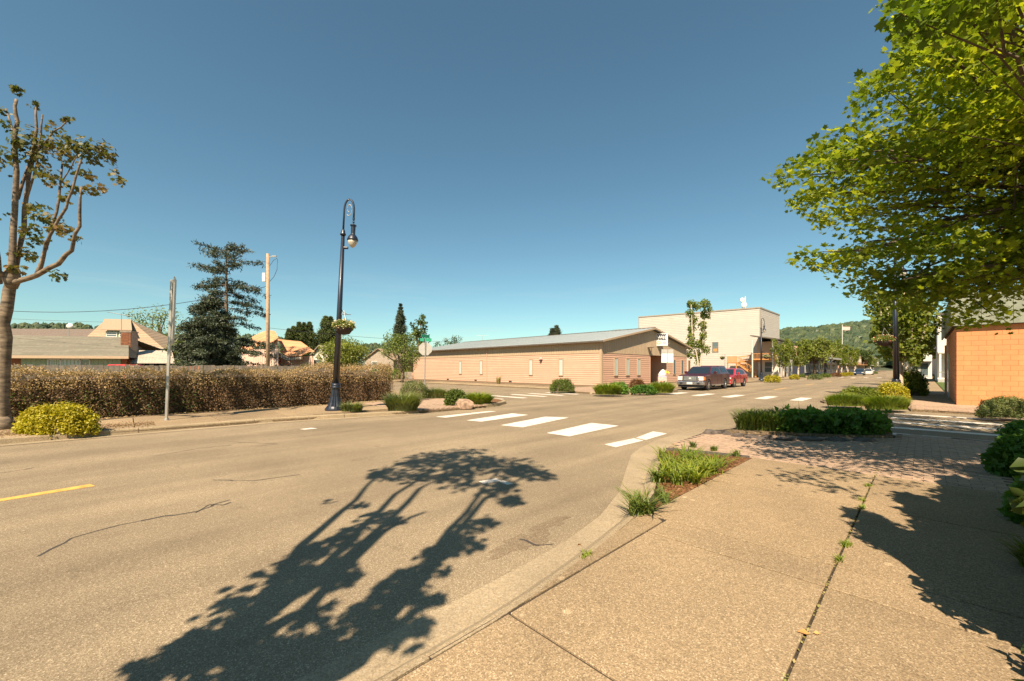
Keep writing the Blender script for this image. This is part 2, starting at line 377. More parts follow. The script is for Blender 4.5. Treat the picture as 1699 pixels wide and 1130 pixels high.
def crack(pts, w=.012):
    ps = []
    for a, b_ in zip(pts[:-1], pts[1:]):
        A, B = G(*a), G(*b_); n_ = max(2, int((B-A).length/.12))
        for k in range(n_): ps.append(A.lerp(B, k/n_)+Vector((rnd.gauss(0, .025), rnd.gauss(0, .025), 0)))
    m = MB()
    for a, b_ in zip(ps[:-1], ps[1:]):
        t = (b_-a); t.z = 0; nn = Vector((-t.y, t.x, 0)).normalized()*w*rnd.uniform(.4, 1.3)
        m.poly([(p.x, p.y, .003) for p in (a-nn, b_-nn, b_+nn, a+nn)])
    m.build('crack', 'crack', road)
crack([(60,924),(125,890),(200,872),(262,858),(330,848),(362,836),(402,823)], .012)
crack([(330,849),(350,838),(372,838),(390,828)], .01)
crack([(350,797),(420,798),(520,785)], .01)
crack([(255,757),(330,744),(392,738)], .012); crack([(380,733),(465,737),(400,742)], .008)
crack([(0,785),(60,776),(110,770)], .012); crack([(500,725),(640,707)], .006)
crack([(1010,660),(1050,662),(1080,661)], .02); crack([(1080,682),(1118,679)], .03)
crack([(860,893),(880,900),(905,905),(930,903)], .012)

def patch(px, py, rx, ry, seed, name='asphalt_patch', mat='asphalt_dark'):
    q = G(px, py); r_ = random.Random(seed); pts = []
    for k in range(22): an = 2*PI*k/22; f_ = r_.uniform(.6, 1.15); pts.append((q.x+math.cos(an)*rx*f_, q.y+math.sin(an)*ry*f_))
    MB().prism(pts, .0005, .0022).build(name, mat, road)
patch(868, 900, .16, .42, 1, 'oil_stain'); patch(915, 868, .1, .3, 2, 'oil_stain')
def kerbpath(name, pts, w=.16, h=.12, joint=1.9, inner='kerb_concrete', parent=None, flat=False, rolled=False):
    """kerb stones laid along a face line, each its own mesh, body on the left side of the line"""
    P_ = [Vector((p[0], p[1], 0)) for p in pts]
    L_ = [0]
    for a, b_ in zip(P_[:-1], P_[1:]): L_.append(L_[-1]+(b_-a).length)
    def at(s):
        s = max(0, min(L_[-1], s))
        for k in range(len(P_)-1):
            if s <= L_[k+1]+1e-9: t = (s-L_[k])/(L_[k+1]-L_[k]); return P_[k].lerp(P_[k+1], t), (P_[k+1]-P_[k]).normalized()
    def nrm(s):
        a, _ = at(s-.25); b_, _ = at(s+.25); t = (b_-a).normalized(); return Vector((-t.y, t.x, 0))
    n_ = max(1, round(L_[-1]/joint)); st = L_[-1]/n_
    for k in range(n_):
        m = MB(); q = 5; i0 = 0; z = h+rnd.uniform(-.006, .006)
        for j in range(q+1):
            s = k*st+.008+(st-.016)*j/q; p, _ = at(s); nn = nrm(s)
            for (o_, zz) in (((0, -.02), (0, .016), (.10, z-.014), (w, z+.003), (w, -.02)) if rolled else ((0, -.02), (.012, z-.02), (.03, z), (w, z+.003), (w, -.02))): m.v.append((p.x+nn.x*o_, p.y+nn.y*o_, zz))
        for j in range(q):
            for e in range(5): f = (e+1) % 5; m.f.append((j*5+e, (j+1)*5+e, (j+1)*5+f, j*5+f))
        m.f.append((0,1,2,3,4)); m.f.append(tuple(q*5+e for e in (4,3,2,1,0)))
        m.build('kerb_stone', inner, parent)
def strip(name, a, b_, z, mat, parent=None, **kw):    # flat band between two lines
    m = MB(); n_ = len(a)
    for k in range(n_-1): m.poly([(a[k][0],a[k][1],z),(a[k+1][0],a[k+1][1],z),(b_[k+1][0],b_[k+1][1],z),(b_[k][0],b_[k][1],z)])
    return m.build(name, mat, parent, **kw)
# --- near (camera side) pavement
near = MB().prism([(-1.86,-12),(3.5,-12),(3.5,12.9),(.5,13.3),(-3.4,11.2),(-3.7,10.4),(-3.62,8.5),(-3.3,7.3),(-2.8,6),(-2.3,4.7),(-2.08,3.8),(-1.95,2.8),(-1.86,1.9)], -.01, .093).build('pavement_base', 'joint_dirt', kind='structure')
face = [(-2.0,-12),(-2.0,1.8),(-2.06,2.4),(-2.13,3.0),(-2.25,3.8),(-2.49,4.7),(-2.98,5.8),(-3.42,6.9),(-3.6,7.5)]
def flip(p): return [(a, b_) for a, b_ in p][::-1]
kerbpath('kerb', flip(face), .17, .10, 2.3, parent=near, rolled=True)
gut_out = [(-2.32,-12),(-2.3,1.8),(-2.32,2.4),(-2.36,3.0),(-2.5,3.8),(-2.8,4.7),(-3.33,5.8),(-3.85,6.9),(-4.05,7.6),(-4.22,8.6),(-4.26,9.7),(-4.1,10.4),(-3.7,11.4),(-2.9,12.7),(-1.8,13.45),(-.6,13.65),(1.9,13.5),(4,13.5)]
gut_in = face[:-1]+[(-3.62,7.6),(-3.72,8.6),(-3.78,9.7),(-3.72,10.4),(-3.4,11.3),(-2.7,12.4),(-1.7,13.1),(-.6,13.3),(1.9,13.15),(4,13.15)]
gut = strip('gutter', gut_in, gut_out, .008, 'gutter_concrete', near)
# slabs
def slab(x0, x1, y0, y1, z, mat, parent, g=.008):
    gy = g*1.4
    dz = rnd.uniform(-.003, .003)
    o = MB().box(x0+g, x1-g, y0+gy, y1-gy, z-.05, z+dz).build('concrete_slab', mat, parent); return bevel(o, .003)
ys = [-8.3,-6.3,-4.3,-2.3,-.2,1.74,3.55,3.98,5.9,7.8]
for y0, y1 in zip(ys[:-1], ys[1:]):
    slab(-1.82 if y0 < 3.9 else -2.05, -.475, y0, y1, .105, 'concrete', near, .0075)
    slab(-.474, .85, y0, y1, .105, 'concrete', near, .0075)
for k in range(70):    # thin slivers of moss and dirt standing in the long joint
    pass
MB().prism([(-2.06,4.15),(-2.06,7.75),(-3.36,7.35),(-3.2,6.9),(-2.75,5.8),(-2.3,4.75)], .04, .10).build('mulch_bed', 'mulch', near)
bedk = [(-2.1,7.86),(-2.8,7.72),(-3.45,7.5)]
kerbpath('bedkerb', bedk, .09, .125, .8, 'rock_dark', near)
MB().prism([(.86,-9),(6,-9),(6,12.9),(1.9,13.0),(.9,11)], .03, .10).build('soil_bed', 'dirt', near)
MB().prism([(-1.835,1.9),(-1.835,3.9),(-2.04,4.06),(-2.14,4.1),(-2.06,3.6),(-1.95,2.9),(-1.89,2.3)], .03, .102).build('concrete_wedge', 'concrete', near)
# pavers between the planters
def inpoly(x, y, pg):
    c_ = False; j = len(pg)-1
    for i in range(len(pg)):
        if (pg[i][1] > y) != (pg[j][1] > y) and x < (pg[j][0]-pg[i][0])*(y-pg[i][1])/(pg[j][1]-pg[i][1])+pg[i][0]: c_ = not c_
        j = i
    return c_
def pavers(pg, z, parent, eye, w=.22, l=.11, lim=290):
    xs = [p[0] for p in pg]; yy = [p[1] for p in pg]; cells = []
    j = 0; y = min(yy)
    while y < max(yy):
        x = min(xs)+(w/2 if j % 2 else 0)
        while x < max(xs):
            if inpoly(x+w/2, y+l/2, pg): cells.append((x, y))
            x += w
        y += l; j += 1
    cells.sort(key=lambda c_: (c_[0]-eye[0])**2+(c_[1]-eye[1])**2)
    me = box_mesh('paver', 'paver', .004, w-.004, .004, l-.004, -.04, 0)
    for c_ in cells[:lim]: link('paver', me, parent, (c_[0], c_[1], z+rnd.uniform(-.004, .004)), (rnd.gauss(0, .008), rnd.gauss(0, .008), 0))
    m = MB()
    for (x, y) in cells[lim:]:
        zz = z+rnd.uniform(-.004, .004); m.box(x+.004, x+w-.004, y+.004, y+l-.004, z-.04, zz)
    if cells[lim:]: m.build('paver_field', 'paver', parent, kind='stuff')
pavers([(-2.08,7.86),(.85,7.84),(.88,11.0),(1.85,13.05),(-.35,13.2),(-.4,12.2),(-3.25,10.1),(-3.62,9.6),(-3.55,8.1),(-3.4,7.7)], .10, near, (0, 6))
# corner planter 2 with stones round it
MB().prism([(-3.3,10.3),(-.45,12.2),(-.5,13.1),(-1.6,12.95),(-2.6,12.3),(-3.3,11.2)], .05, .15).build('planter_soil', 'dirt', near)
# --- west pavement beyond the avenue
west = MB().prism([(-150,-14),(-13.9,-14),(-13.86,3.2),(-13.5,5),(-12.9,7.2),(-12.75,8.5),(-12.75,10.5),(-13.3,12),(-14.8,13.2),(-17,13.5),(-150,13.5)], -.01, .075).build('west_pavement', 'dirt', kind='structure')
wf = [(-13.86,-30),(-13.86,3.2),(-13.62,4.4),(-13.2,6),(-12.78,7.7)]
kerbpath('kerb', wf, .18, .125, 2.6, parent=west)
strip('gutter', wf, [(-13.55,-30),(-13.55,3.2),(-13.3,4.4),(-12.9,6),(-12.5,7.7)], .008, 'gutter_concrete', west)
kerbpath('kerb', [(-12.75,10.9),(-12.85,11.6),(-13.4,12.7),(-14.4,13.3),(-16,13.5)], .18, .14, .9, parent=west)
for k in range(13): slab(-17.2, -14.06, -16+k*1.8, -14.2+k*1.8, .12, 'concrete', west, .007)
pavers([(-17.2,7.5),(-14.2,7.5),(-12.95,7.6),(-12.8,10.8),(-13.2,11.0),(-15.0,10.6),(-16.9,12.4),(-17.3,13.3),(-18.6,13.3),(-18.6,9.8),(-17.2,9.8)], .115, west, (0, 0), .24, .12, 200)
slab(-19, -17.25, 7.5, 9.8, .117, 'concrete', west)
MB().prism([(-15.0,10.7),(-13.2,11.1),(-13.05,11.7),(-13.6,12.6),(-14.6,13.05),(-16.6,13.2),(-16.8,12.5)], .05, .15).build('planter_soil', 'mulch', west)
for k in range(16): slab(-21-k*3, -18.7-k*3 if k == 0 else -18.02-k*3, 11.2, 13.3, .117, 'concrete', west)
# --- north-west block
nw = MB().prism([(-150,23.7),(-19.5,23.7),(-18.6,22.9),(-16.5,21.6),(-14.6,21.5),(-13.2,22.4),(-12.2,24.2),(-12.1,28.2),(-13.9,29.6),(-13.9,420),(-150,420)], -.01, .075).build('north_west_pavement', 'dirt', kind='structure')
kerbpath('kerb', flip([(-90,23.7),(-60,23.7),(-40,23.7),(-19.6,23.7),(-18.7,22.9)])[::-1], .18, .13, 3.2, parent=nw)
kerbpath('kerb', [(-14.9,21.45),(-13.6,21.95),(-12.6,23.2),(-12.15,24.8),(-12.1,27.4),(-12.8,28.8),(-13.88,29.6),(-13.9,34)], .18, .13, 1.2, parent=nw)
kerbpath('kerb', [(-13.9,34.1),(-13.9,120)], .18, .13, 4, parent=nw)
for k in range(22):
    slab(-19.9-k*3-3, -19.9-k*3, 24.0, 26.0, .12, 'concrete', nw, .01)
for k in range(20): slab(-17.8, -14.2, 29.5+k*3, 32.5+k*3, .12, 'concrete', nw, .01)
pavers([(-19.4,23.7),(-18.4,23),(-16.4,21.7),(-14.9,21.75),(-14.4,22.5),(-15.2,24.5),(-15.2,29),(-19.4,29)], .12, nw, (0, 0), .24, .12, 100)
MB().prism([(-15,22.1),(-14.3,21.9),(-13,22.9),(-12.4,24.6),(-12.35,27.6),(-13,28.8),(-15,29.2)], .05, .15).build('planter_soil', 'mulch', nw)
# --- north-east block
ne = MB().prism([(-3.45,24.2),(-3.2,23.5),(-2.2,22.9),(-.4,22.6),(-.3,21.5),(40,21.2),(60,21.2),(60,420),(-1.9,420),(-1.9,32),(-3.3,29.5),(-3.5,27)], -.01, .075).build('north_east_pavement', 'dirt', kind='structure')
nek = [(-1.92,110),(-1.92,60),(-1.95,31.5),(-3,29.5),(-3.5,27.2),(-3.5,25),(-3.25,23.9),(-2.4,23.15),(-1.3,22.8),(-.35,22.65)]
kerbpath('kerb', nek, .16, .13, 1.6, parent=ne)
kerbpath('kerb', [(2.3,21.3),(12,21.2)], .16, .13, 1.6, parent=ne)
pavers([(-.3,21.6),(2.2,21.35),(2.3,23.2),(5,23.2),(5,27.0),(-.9,27.0),(-.9,24.3),(-.3,23.3)], .12, ne, (0, 0), .24, .12, 290)
for k in range(26): slab(-.9, 1.0, 27.05+k*1.9, 28.95+k*1.9, .12, 'concrete', ne, .008)
MB().prism([(-3.25,24.4),(-2.9,23.7),(-2.2,23.25),(-.5,22.9),(-1,24.4),(-1,33),(-1.8,33),(-1.8,31.8),(-2.8,29.6),(-3.3,27.3)], .05, .14).build('planter_soil', 'mulch', ne)
MB().prism([(1.05,39.7),(14,39.7),(14,70),(1.05,70)], .05, .12).build('lawn', 'lawn', ne)
# leaves, pebbles and bits of grass in the joints
rg = np.random.default_rng(5)
jp = np.stack([np.full(420, -.475)+rg.normal(0, .007, 420), rg.random(420)*7.8+.5, np.full(420, .1)], 1)
leaves('joint_litter', jp, .022, 'grass_dry', near, 'kite', .8, 3, kind='stuff')
for (px_, py_, k_) in ((1440,806,60),(1431,843,40),(1405,905,90),(1394,930,50),(974,921,50),(1430,830,30)):
    q = G(px_, py_, .105); bs = np.array([[q.x+rg.normal(0,.015), q.y+rg.normal(0,.035), .1] for _ in range(k_)])
    blades('joint_weed', bs, .045, .004, 'leaf_lily', None, .9, k_, 2, label={1440:'small weed in the joint nearest the paver landing',1431:'tiny weed beside the sharp shadow tip in the pavement joint',1405:'green weed tuft halfway along the pavement joint',1394:'weed just below the tuft in the pavement joint',974:'lone weed growing at the kerb back edge',1430:'sprig of weed between the two upper joint weeds'}[px_], cat='weed', group='weeds growing in pavement joints')
for k, (px_, py_, c_) in enumerate(((1345,1052,'orange'), (962,904,'tan'))):
    q = G(px_, py_, .11)
    leaves('fallen_leaf', np.array([[q.x, q.y, .112], [q.x+.01, q.y+.02, .115]]), .05, 'orange_plastic' if False else 'cedar', None, 'fold', .9, k, label=('orange dry leaf caught in the long pavement joint', 'brown dry leaf lying by the kerb back edge')[k], cat='leaf')

# ------------------------------------------------------------------ hills
TAB = [(-1e9,548),(0,546),(60,541),(130,541),(200,550),(300,560),(420,558),(520,570),(590,577),(640,572),(700,580),(900,585),(1200,565),(1290,556),(1310,551),(1350,550),(1400,544),(1450,538),(1500,541),(1560,545),(1700,543),(1e9,548)]
def ytop(px):
    for a, b_ in zip(TAB[:-1], TAB[1:]):
        if px <= b_[0]:
            if a[0] < -1e8: return b_[1]
            if b_[0] > 1e8: return a[1]
            return a[1]+(b_[1]-a[1])*(px-a[0])/(b_[0]-a[0])
def hill_h(xc, d, R0, R1):
    r = math.hypot(xc, d); az = math.atan2(xc, d)
    if abs(az) < math.radians(56): px = CX+F*math.tan(az); top = (HY-ytop(px))/F*R1*math.cos(az)*.93
    else: top = .11*R1*.6
    if R0 < 1000: top *= max(0, min(1, (az-math.radians(12))/math.radians(12)))*max(0, min(1, (math.radians(85)-az)/math.radians(20)))
    t = max(0, min(1, (r-R0)/(R1-R0))); return top*(t*t*(3-2*t))+1.5
def hills(name, R0, R1, az0, az1, mat, bumps):
    m = MB(); na, nr = 160, 14
    for i in range(na+1):
        az = az0+(az1-az0)*i/na
        for j in range(nr+1):
            r = R0+(R1*1.35-R0)*j/nr; z = hill_h(math.sin(az)*r, math.cos(az)*r, R0, R1)
            if r > R1: z *= 1-(r-R1)/(R1*.35)*.9
            z += bumps*math.sin(az*47+j)*math.sin(j*1.7+az*19)*(1 if j > 1 else 0)
            q = W(math.sin(az)*r, math.cos(az)*r, z-3); m.v.append(tuple(q))
    for i in range(na):
        for j in range(nr): a = i*(nr+1)+j; m.f.append((a, a+nr+1, a+nr+2, a+1))
    return m.build(name, mat, smooth=True, kind='structure')
rd = math.radians
hills('hills', 420, 900, rd(12), rd(86), 'hill_soil', 1)
hills('far_hills', 1500, 2600, rd(-80), rd(22), 'hill_far', 10)
def conifers(name, R0, R1, az0, az1, n, hgt, seed, mat='hill_forest', lo=.25):
    r = np.random.default_rng(seed); T = []
    k = 6; az = az0+(az1-az0)*r.random(n); t = lo+(1-lo)*r.random(n)**.8; rr = R0+(R1-R0)*t
    V = []
    for i in range(n):
        xc, d = math.sin(az[i])*rr[i], math.cos(az[i])*rr[i]; z = hill_h(xc, d, R0, R1)-3
        q = W(xc, d, z); h = hgt*(.55+.7*r.random()); round_ = r.random() < .55; w = h*(.42 if round_ else .24)
        a0 = r.random()*6
        lev = ((w*.8, .15), (w, .45), (w*.75, .8)) if round_ else ((w, .05), (w*.62, .45), (w*.25, .8))
        for (ww, zz) in lev:
            for j in range(k): an = a0+j*2*PI/k; f_ = .75+.5*r.random(); V.append((q.x+ww*f_*math.cos(an), q.y+ww*f_*math.sin(an), q.z+h*zz))
        V.append((q.x, q.y, q.z+h))
    fs = []
    for l in range(2):
        for j in range(k): jj = (j+1) % k; fs.append((l*k+j, l*k+jj, (l+1)*k+jj, (l+1)*k+j))
    for j in range(k): fs.append((2*k+j, 2*k+(j+1) % k, 3*k))
    V = np.array(V)
    # faces are quads and tris of different length: build with plain lists
    me = D.meshes.new(name); F_ = []
    for i in range(n): F_ += [tuple(i*(3*k+1)+x for x in f) for f in fs]
    me.from_pydata(V.tolist(), [], F_); me.materials.append(M[mat]); o = D.objects.new(name, me); C.objects.link(o)
    return tag(o, label='far wooded hillside of mixed conifers and broadleaf trees', cat='forest', kind='stuff')
conifers('hill_forest', 420, 900, rd(16), rd(72), 15000, 13, 1, lo=.12)
o = conifers('far_hill_forest', 1500, 2600, rd(-70), rd(20), 3800, 26, 2, lo=.4); o['label'] = 'distant low hills of forest beyond the houses on the left'
# ------------------------------------------------------------------ trees
def clumps(name, cl, size, mat, root, shape='fold', seed=0, up=.35, shell=.35, outw=.5, **kw):
    r = np.random.default_rng(seed); A = []; B = []
    for (c_, rad, n_) in cl:
        p, v = ball(r, c_, rad, n_, shell); A.append(p); B.append(v*outw)
    return leaves(name, np.concatenate(A), size, mat, root, shape, up, seed, np.concatenate(B), **kw)
def crown_points(rng, c, r, nc, cr, n_, flat=.7, shell=.3):
    pts, _ = ball(rng, c, r, nc, shell); return [(p, (cr*rng.uniform(.6, 1.3), cr*rng.uniform(.6, 1.3), cr*flat*rng.uniform(.6, 1.2)), n_) for p in pts]
def limb(m, pts, r0, r1, n=7, jit=.0, rng=random):
    pts = [Vector(p) for p in pts]; Q = []
    for a, b_ in zip(pts[:-1], pts[1:]):
        for k in range(3): Q.append(a.lerp(b_, k/3)+Vector((rng.gauss(0, jit), rng.gauss(0, jit), 0)))
    Q[0] = pts[0]; Q.append(pts[-1]); N_ = len(Q)
    m.tube(Q, [r0+(r1-r0)*k/(N_-1) for k in range(N_)], n)

# street tree on the left edge
def PX(px, py, d): return P(px, py, d)
base = G(6, 712, .12); rt = empty('street_tree', base, label='pollarded maple street tree with pale bark and bare stubs at the left edge', cat='tree')
m = MB(); R_ = random.Random(2)
dT = (-sn*base.x+cs*base.y)
m.lathe([(.21,-.05),(.17,.12),(.13,.34)], 12, (0,0,0))
def rel(p): return p-base
trunk = [rel(base), rel(PX(6,640,dT)), rel(PX(9,560,dT)), rel(PX(14,490,dT)), rel(PX(20,462,dT))]
limb(m, trunk, .13, .105, 12, .015, R_); m.lathe([(.10,-.25),(.155,-.05),(.15,.12),(.08,.28)], 10, tuple(trunk[-1]))
m.build('trunk', 'bark', rt, smooth=True)
LB = [([(20,465,0),(22,380,.1),(30,285,.1),(26,200,.1),(28,165,.15)],.12,.045),([(22,462,.1),(38,380,.3),(50,290,.3),(62,215,.3),(60,178,.3)],.1,.03),
      ([(22,470,0),(60,457,-.2),(98,438,-.5),(117,415,-.6),(130,375,-.7),(135,310,-.7)],.11,.035),([(60,458,-.2),(82,395,.2),(98,330,.3),(104,270,.4)],.07,.03),
      ([(66,452,-.2),(78,405,-.5),(110,345,-.6),(125,300,-.6),(135,265,-.6)],.06,.028),([(30,330,.2),(52,262,.4),(80,230,.4),(112,200,.5)],.06,.02),
      ([(20,440,.4),(24,330,.9),(28,240,1.0),(10,180,1.1)],.08,.03),([(45,330,.3),(66,240,.2),(71,190,.2)],.04,.025),
      ([(18,465,0),(-30,430,-.5),(-60,330,-.8),(-70,230,-.8)],.1,.03),([(104,300,.3),(125,262,.2),(160,245,.1),(195,275,0)],.025,.008),
      ([(0,470,.3),(-10,350,.8),(-20,250,.9)],.09,.03)]
for ps, a, b_ in LB:
    lm = MB(); limb(lm, [rel(PX(x, y, dT+dd)) for x, y, dd in ps], a*.6, b_*.65, 8, .014, R_); lm.build('limb', 'bark', rt, smooth=True)
CL = []
for (x, y, w_, h_, n_, dd) in ((50,235,26,30,150,.2),(62,262,20,18,90,.3),(95,245,25,16,110,.3),(110,262,16,14,60,.3),(132,240,28,16,150,0),(150,258,26,14,110,.1),(175,248,18,14,70,.1),(185,262,9,9,26,0),
    (200,300,9,9,26,0),(190,285,8,9,18,0),(168,312,11,6,26,0),(28,150,8,9,40,.15),(57,175,7,6,18,.3),(112,198,7,7,26,.5),(88,212,13,9,40,.5),(20,260,13,10,45,0),(30,240,10,10,40,0),
    (75,285,18,12,60,.2),(88,300,16,9,50,0),(140,290,15,8,45,0),(150,318,12,8,35,0),(120,312,9,9,25,-.3),(60,345,16,9,45,-.2),(75,362,20,10,65,-.2),(52,380,14,8,40,-.2),(100,380,20,9,65,-.4),(120,395,12,6,30,-.5),
    (60,400,16,12,50,0),(40,420,14,14,60,.2),(95,458,12,8,34,-.4),(110,330,8,10,20,-.5),(10,205,12,8,34,0),(5,185,7,7,18,0),(55,428,9,8,24,0),(-20,260,30,30,120,0),(-40,350,30,30,90,-.3),(-60,250,30,25,90,-.6),(30,445,14,8,45,-.1)):
    CL.append((PX(x, y, dT+dd), (w_/F*dT, w_/F*dT*1.1, h_/F*dT), int(n_*.9)))
clumps('foliage', CL, .09, 'leaf_left', rt, 'maple', 3, .35, .1)

# tree behind the camera whose shadow falls over the road
tb = W(-2.0, -.1, .1); rt = empty('street_tree', tb, label='pollarded maple at the kerb beside the camera casting the long road shadow', cat='tree')
te = math.tan(ELEV)
def shp(px, py, off=0):      # a point of this tree given where its shadow falls on the road
    g = G(px, py); s = (g-Vector((tb.x, tb.y, 0))).dot(sh)+off; z = s*te; q = g-sh*s; return Vector((q.x, q.y, z))-tb
m = MB(); m.lathe([(.26,-.05),(.2,.15),(.18,.4)], 12); limb(m, [(0,0,0),(.03,.02,1.2),(.0,.05,2.6)], .18, .15, 12, .01, R_); m.build('trunk', 'bark', rt, smooth=True)
fork = Vector((0, .05, 2.5))
TL = [[(395,1060),(500,905),(590,830),(640,775)],[(395,1060),(545,930),(660,820),(735,765)],[(395,1060),(600,905),(700,810),(790,765)],[(560,1100),(690,960),(770,850),(830,780)],[(560,1100),(720,940),(800,830),(870,790)],[(395,1080),(520,1000),(640,880),(705,850)],[(560,1120),(640,1060),(720,990)]]
CL = []; rr = np.random.default_rng(8)
for q in TL:
    pts = [fork]+[shp(*p, off=rr.normal()*.15) for p in q]
    lm = MB(); limb(lm, pts, .085, .022, 7, .015, R_); lm.build('limb', 'bark', rt, smooth=True)
SHC = [(690,770,40,14,110),(735,775,55,14,130),(770,768,60,12,130),(840,772,55,11,120),(880,785,45,10,80),(780,800,40,14,80),(820,815,30,12,60),(655,790,26,12,60),(470,940,30,16,70),(380,1000,36,20,80),(660,960,30,20,70),(715,925,30,20,80),(780,905,26,14,60),(635,785,28,10,70),(620,790,14,6,30),(720,760,45,14,200),(765,755,50,12,200),(800,770,50,14,220),(860,783,40,12,180),(900,790,22,7,50),(755,790,30,14,120),(690,795,26,10,70),(835,805,24,8,90),(850,830,18,10,60),
       (650,865,20,10,60),(620,860,25,14,90),(560,900,35,22,150),(520,915,30,22,130),(590,880,25,16,110),(500,950,34,25,150),(550,960,30,22,110),(455,985,40,30,170),(405,1030,50,35,190),(350,1060,50,35,180),(300,1090,50,35,160),(430,1080,60,35,200),(250,1120,50,30,120),
       (800,870,28,14,110),(770,890,26,14,90),(740,910,30,20,110),(700,950,36,22,140),(650,985,36,22,130),(600,1020,36,24,130),(640,1050,36,24,140),(560,1060,40,26,140),(500,1090,50,30,160),(700,1000,18,12,50),(715,990,14,8,30),(690,1045,30,16,70),(520,1020,30,22,90),(580,960,20,14,60),(600,840,10,6,14),(548,833,8,4,6),(450,1110,60,30,150)]
for (x, y, w_, h_, n_) in SHC:
    g = G(x, y); s = (g-Vector((tb.x, tb.y, 0))).dot(sh)+rr.normal()*.2; q = g-sh*s; d0 = F*H/(y-HY)
    CL.append((Vector((q.x, q.y, s*te)), (w_/F*d0*1.15, w_/F*d0*1.15, 1.15*h_/F*d0*(d0/H)*te*.55), int(n_*(1.15 if y < 850 else .42))))
clumps('foliage', CL, .105, 'leaf_street', rt, 'maple', 5, .2, .1)

# big maple spreading over the upper right
T3 = W(11.0, 6.4, .1); rt = empty('maple_tree', T3, label='large spreading maple with layered green foliage filling the upper right', cat='tree')
m = MB(); m.lathe([(.5,-.05),(.36,.25),(.3,.6)], 14); limb(m, [(0,0,0),(-.05,.05,1.5),(-.1,0,2.6)], .31, .26, 14, .01, R_); m.build('trunk', 'bark_dark', rt, smooth=True)
def xl(y):
    T = [(-400,1560),(-100,1480),(-30,1446),(0,1448),(60,1490),(110,1482),(125,1432),(200,1390),(212,1338),(235,1340),(255,1350),(275,1272),(300,1268),(322,1300),(345,1305),(365,1345),(395,1350),(415,1312),(440,1310),(452,1370),(490,1405),(505,1450),(530,1520),(550,1600),(565,1690),(600,1800)]
    for a, b_ in zip(T[:-1], T[1:]):
        if y <= b_[0]: return a[1]+(b_[1]-a[1])*(y-a[0])/(b_[0]-a[0])
    return 1800
rr = np.random.default_rng(12); PTS = []; NO = []; bm_ = MB(); tw = MB()
targets = []
for k in range(58):
    y = rr.uniform(-130, 545); x = xl(y)+rr.random()**1.25*(1900-xl(y)); targets.append((x, y, rr.uniform(4.6, 8.6)))
for y in (0,20,120,135,215,228,270,285,298,325,350,372,420,436,480,498,518,535,180,80,60):
    targets.append((xl(y)+14, y, rr.uniform(5.2, 8.0)))
for k in range(18):      # boughs that reach over the pavement above the picture
    dq = rr.uniform(2.6, 4.8); xq = rr.uniform(max(3.6, dq*1.0), 9.5); zq = max(4.3+rr.random()*1.8, 1.9+.95*dq); targets.append((CX+F*xq/dq, HY-F*(zq-H)/dq, dq))
kk = 0
while kk < 26:           # and the ones whose shade dapples the pavers
    g_ = G(rr.uniform(1270, 1700), rr.uniform(738, 850)); z_ = rr.uniform(4.6, 7.2); q_ = g_-sh*(z_/te); xq, dq = q_.x*cs+q_.y*sn, -q_.x*sn+q_.y*cs
    if dq < 1.2 or (HY-F*(z_-H)/dq > -25 and CX+F*xq/dq < 1560): kk += .2; continue
    targets.append((CX+F*xq/dq, HY-F*(z_-H)/dq, dq)); kk += 1
for (tx, ty, td) in targets:
    tip = P(tx, ty, td); st = T3+Vector((-.1, 0, rr.uniform(2.2, 4.8))); mid = st.lerp(tip, .5)+Vector((0, 0, .25+.3*rr.random())); mid2 = st.lerp(tip, .78)+Vector((rr.normal()*.1, rr.normal()*.1, .15))
    path = [st, st.lerp(mid, .5)+Vector((0,0,.1)), mid, mid2, mid2.lerp(tip, .45)]
    lm = tw if False else bm_
    limb(lm, [p-T3 for p in path], rr.uniform(.03, .07), .006, 5, .03, R_)
    Ln = (tip-st).length; ax = (tip-st).normalized(); side = ax.cross(Vector((0,0,1))).normalized()
    for j in range(int(6+Ln*1.25)):
        t = 1-(rr.random()**1.3)*.62; c0 = (mid.lerp(mid2, (t-.38)/.4) if t < .78 else mid2.lerp(tip, (t-.78)/.22))
        wd = .75*(1.1-t)+.22; c0 = c0+side*rr.normal()*wd+Vector((0, 0, rr.normal()*.09-.03))
        dq_ = -c0.x*sn+c0.y*cs; pq = CX+F*(c0.x*cs+c0.y*sn)/max(dq_, .3)
        if pq < xl(HY-F*(c0.z-H)/max(dq_, .3))+4: continue
        n_ = int(30+rr.random()*40); p = rr.normal(size=(n_, 3))*np.array([.21, .15, .05]); p[:, 2] -= np.abs(p[:, 0])*.35; p = p+np.array(c0)[None]
        PTS.append(p)
        if rr.random() < .5: tw.tube([st.lerp(tip, max(.3, t-.15))-T3+Vector((0,0,.25*(1-t))), c0-T3], [.012, .004], 4, False)
PTS = np.concatenate(PTS)
xc = PTS[:, 0]*cs+PTS[:, 1]*sn; dd = -PTS[:, 0]*sn+PTS[:, 1]*cs
# leaves that stray past the outline of the boughs are dropped
dd_ = np.maximum(dd, .2); px = CX+F*xc/dd_; py = HY-F*(PTS[:, 2]-H)/dd_
lim = np.array([xl(v) for v in py]); keep = (px > lim-6+rr.normal(size=len(px))*5) & (dd > .9)
PTS = PTS[keep & ((dd > 3.2) | (rr.random(len(dd)) < .7))]
bm_.build('limb', 'bark_dark', rt, smooth=True); tw.build('twigs', 'bark_dark', rt)
out_ = np.stack([np.zeros(len(PTS)), np.zeros(len(PTS)), np.full(len(PTS), .25)], 1)
leaves('foliage', PTS, .07, 'leaf_maple', rt, 'maple', .42, 21, out_)
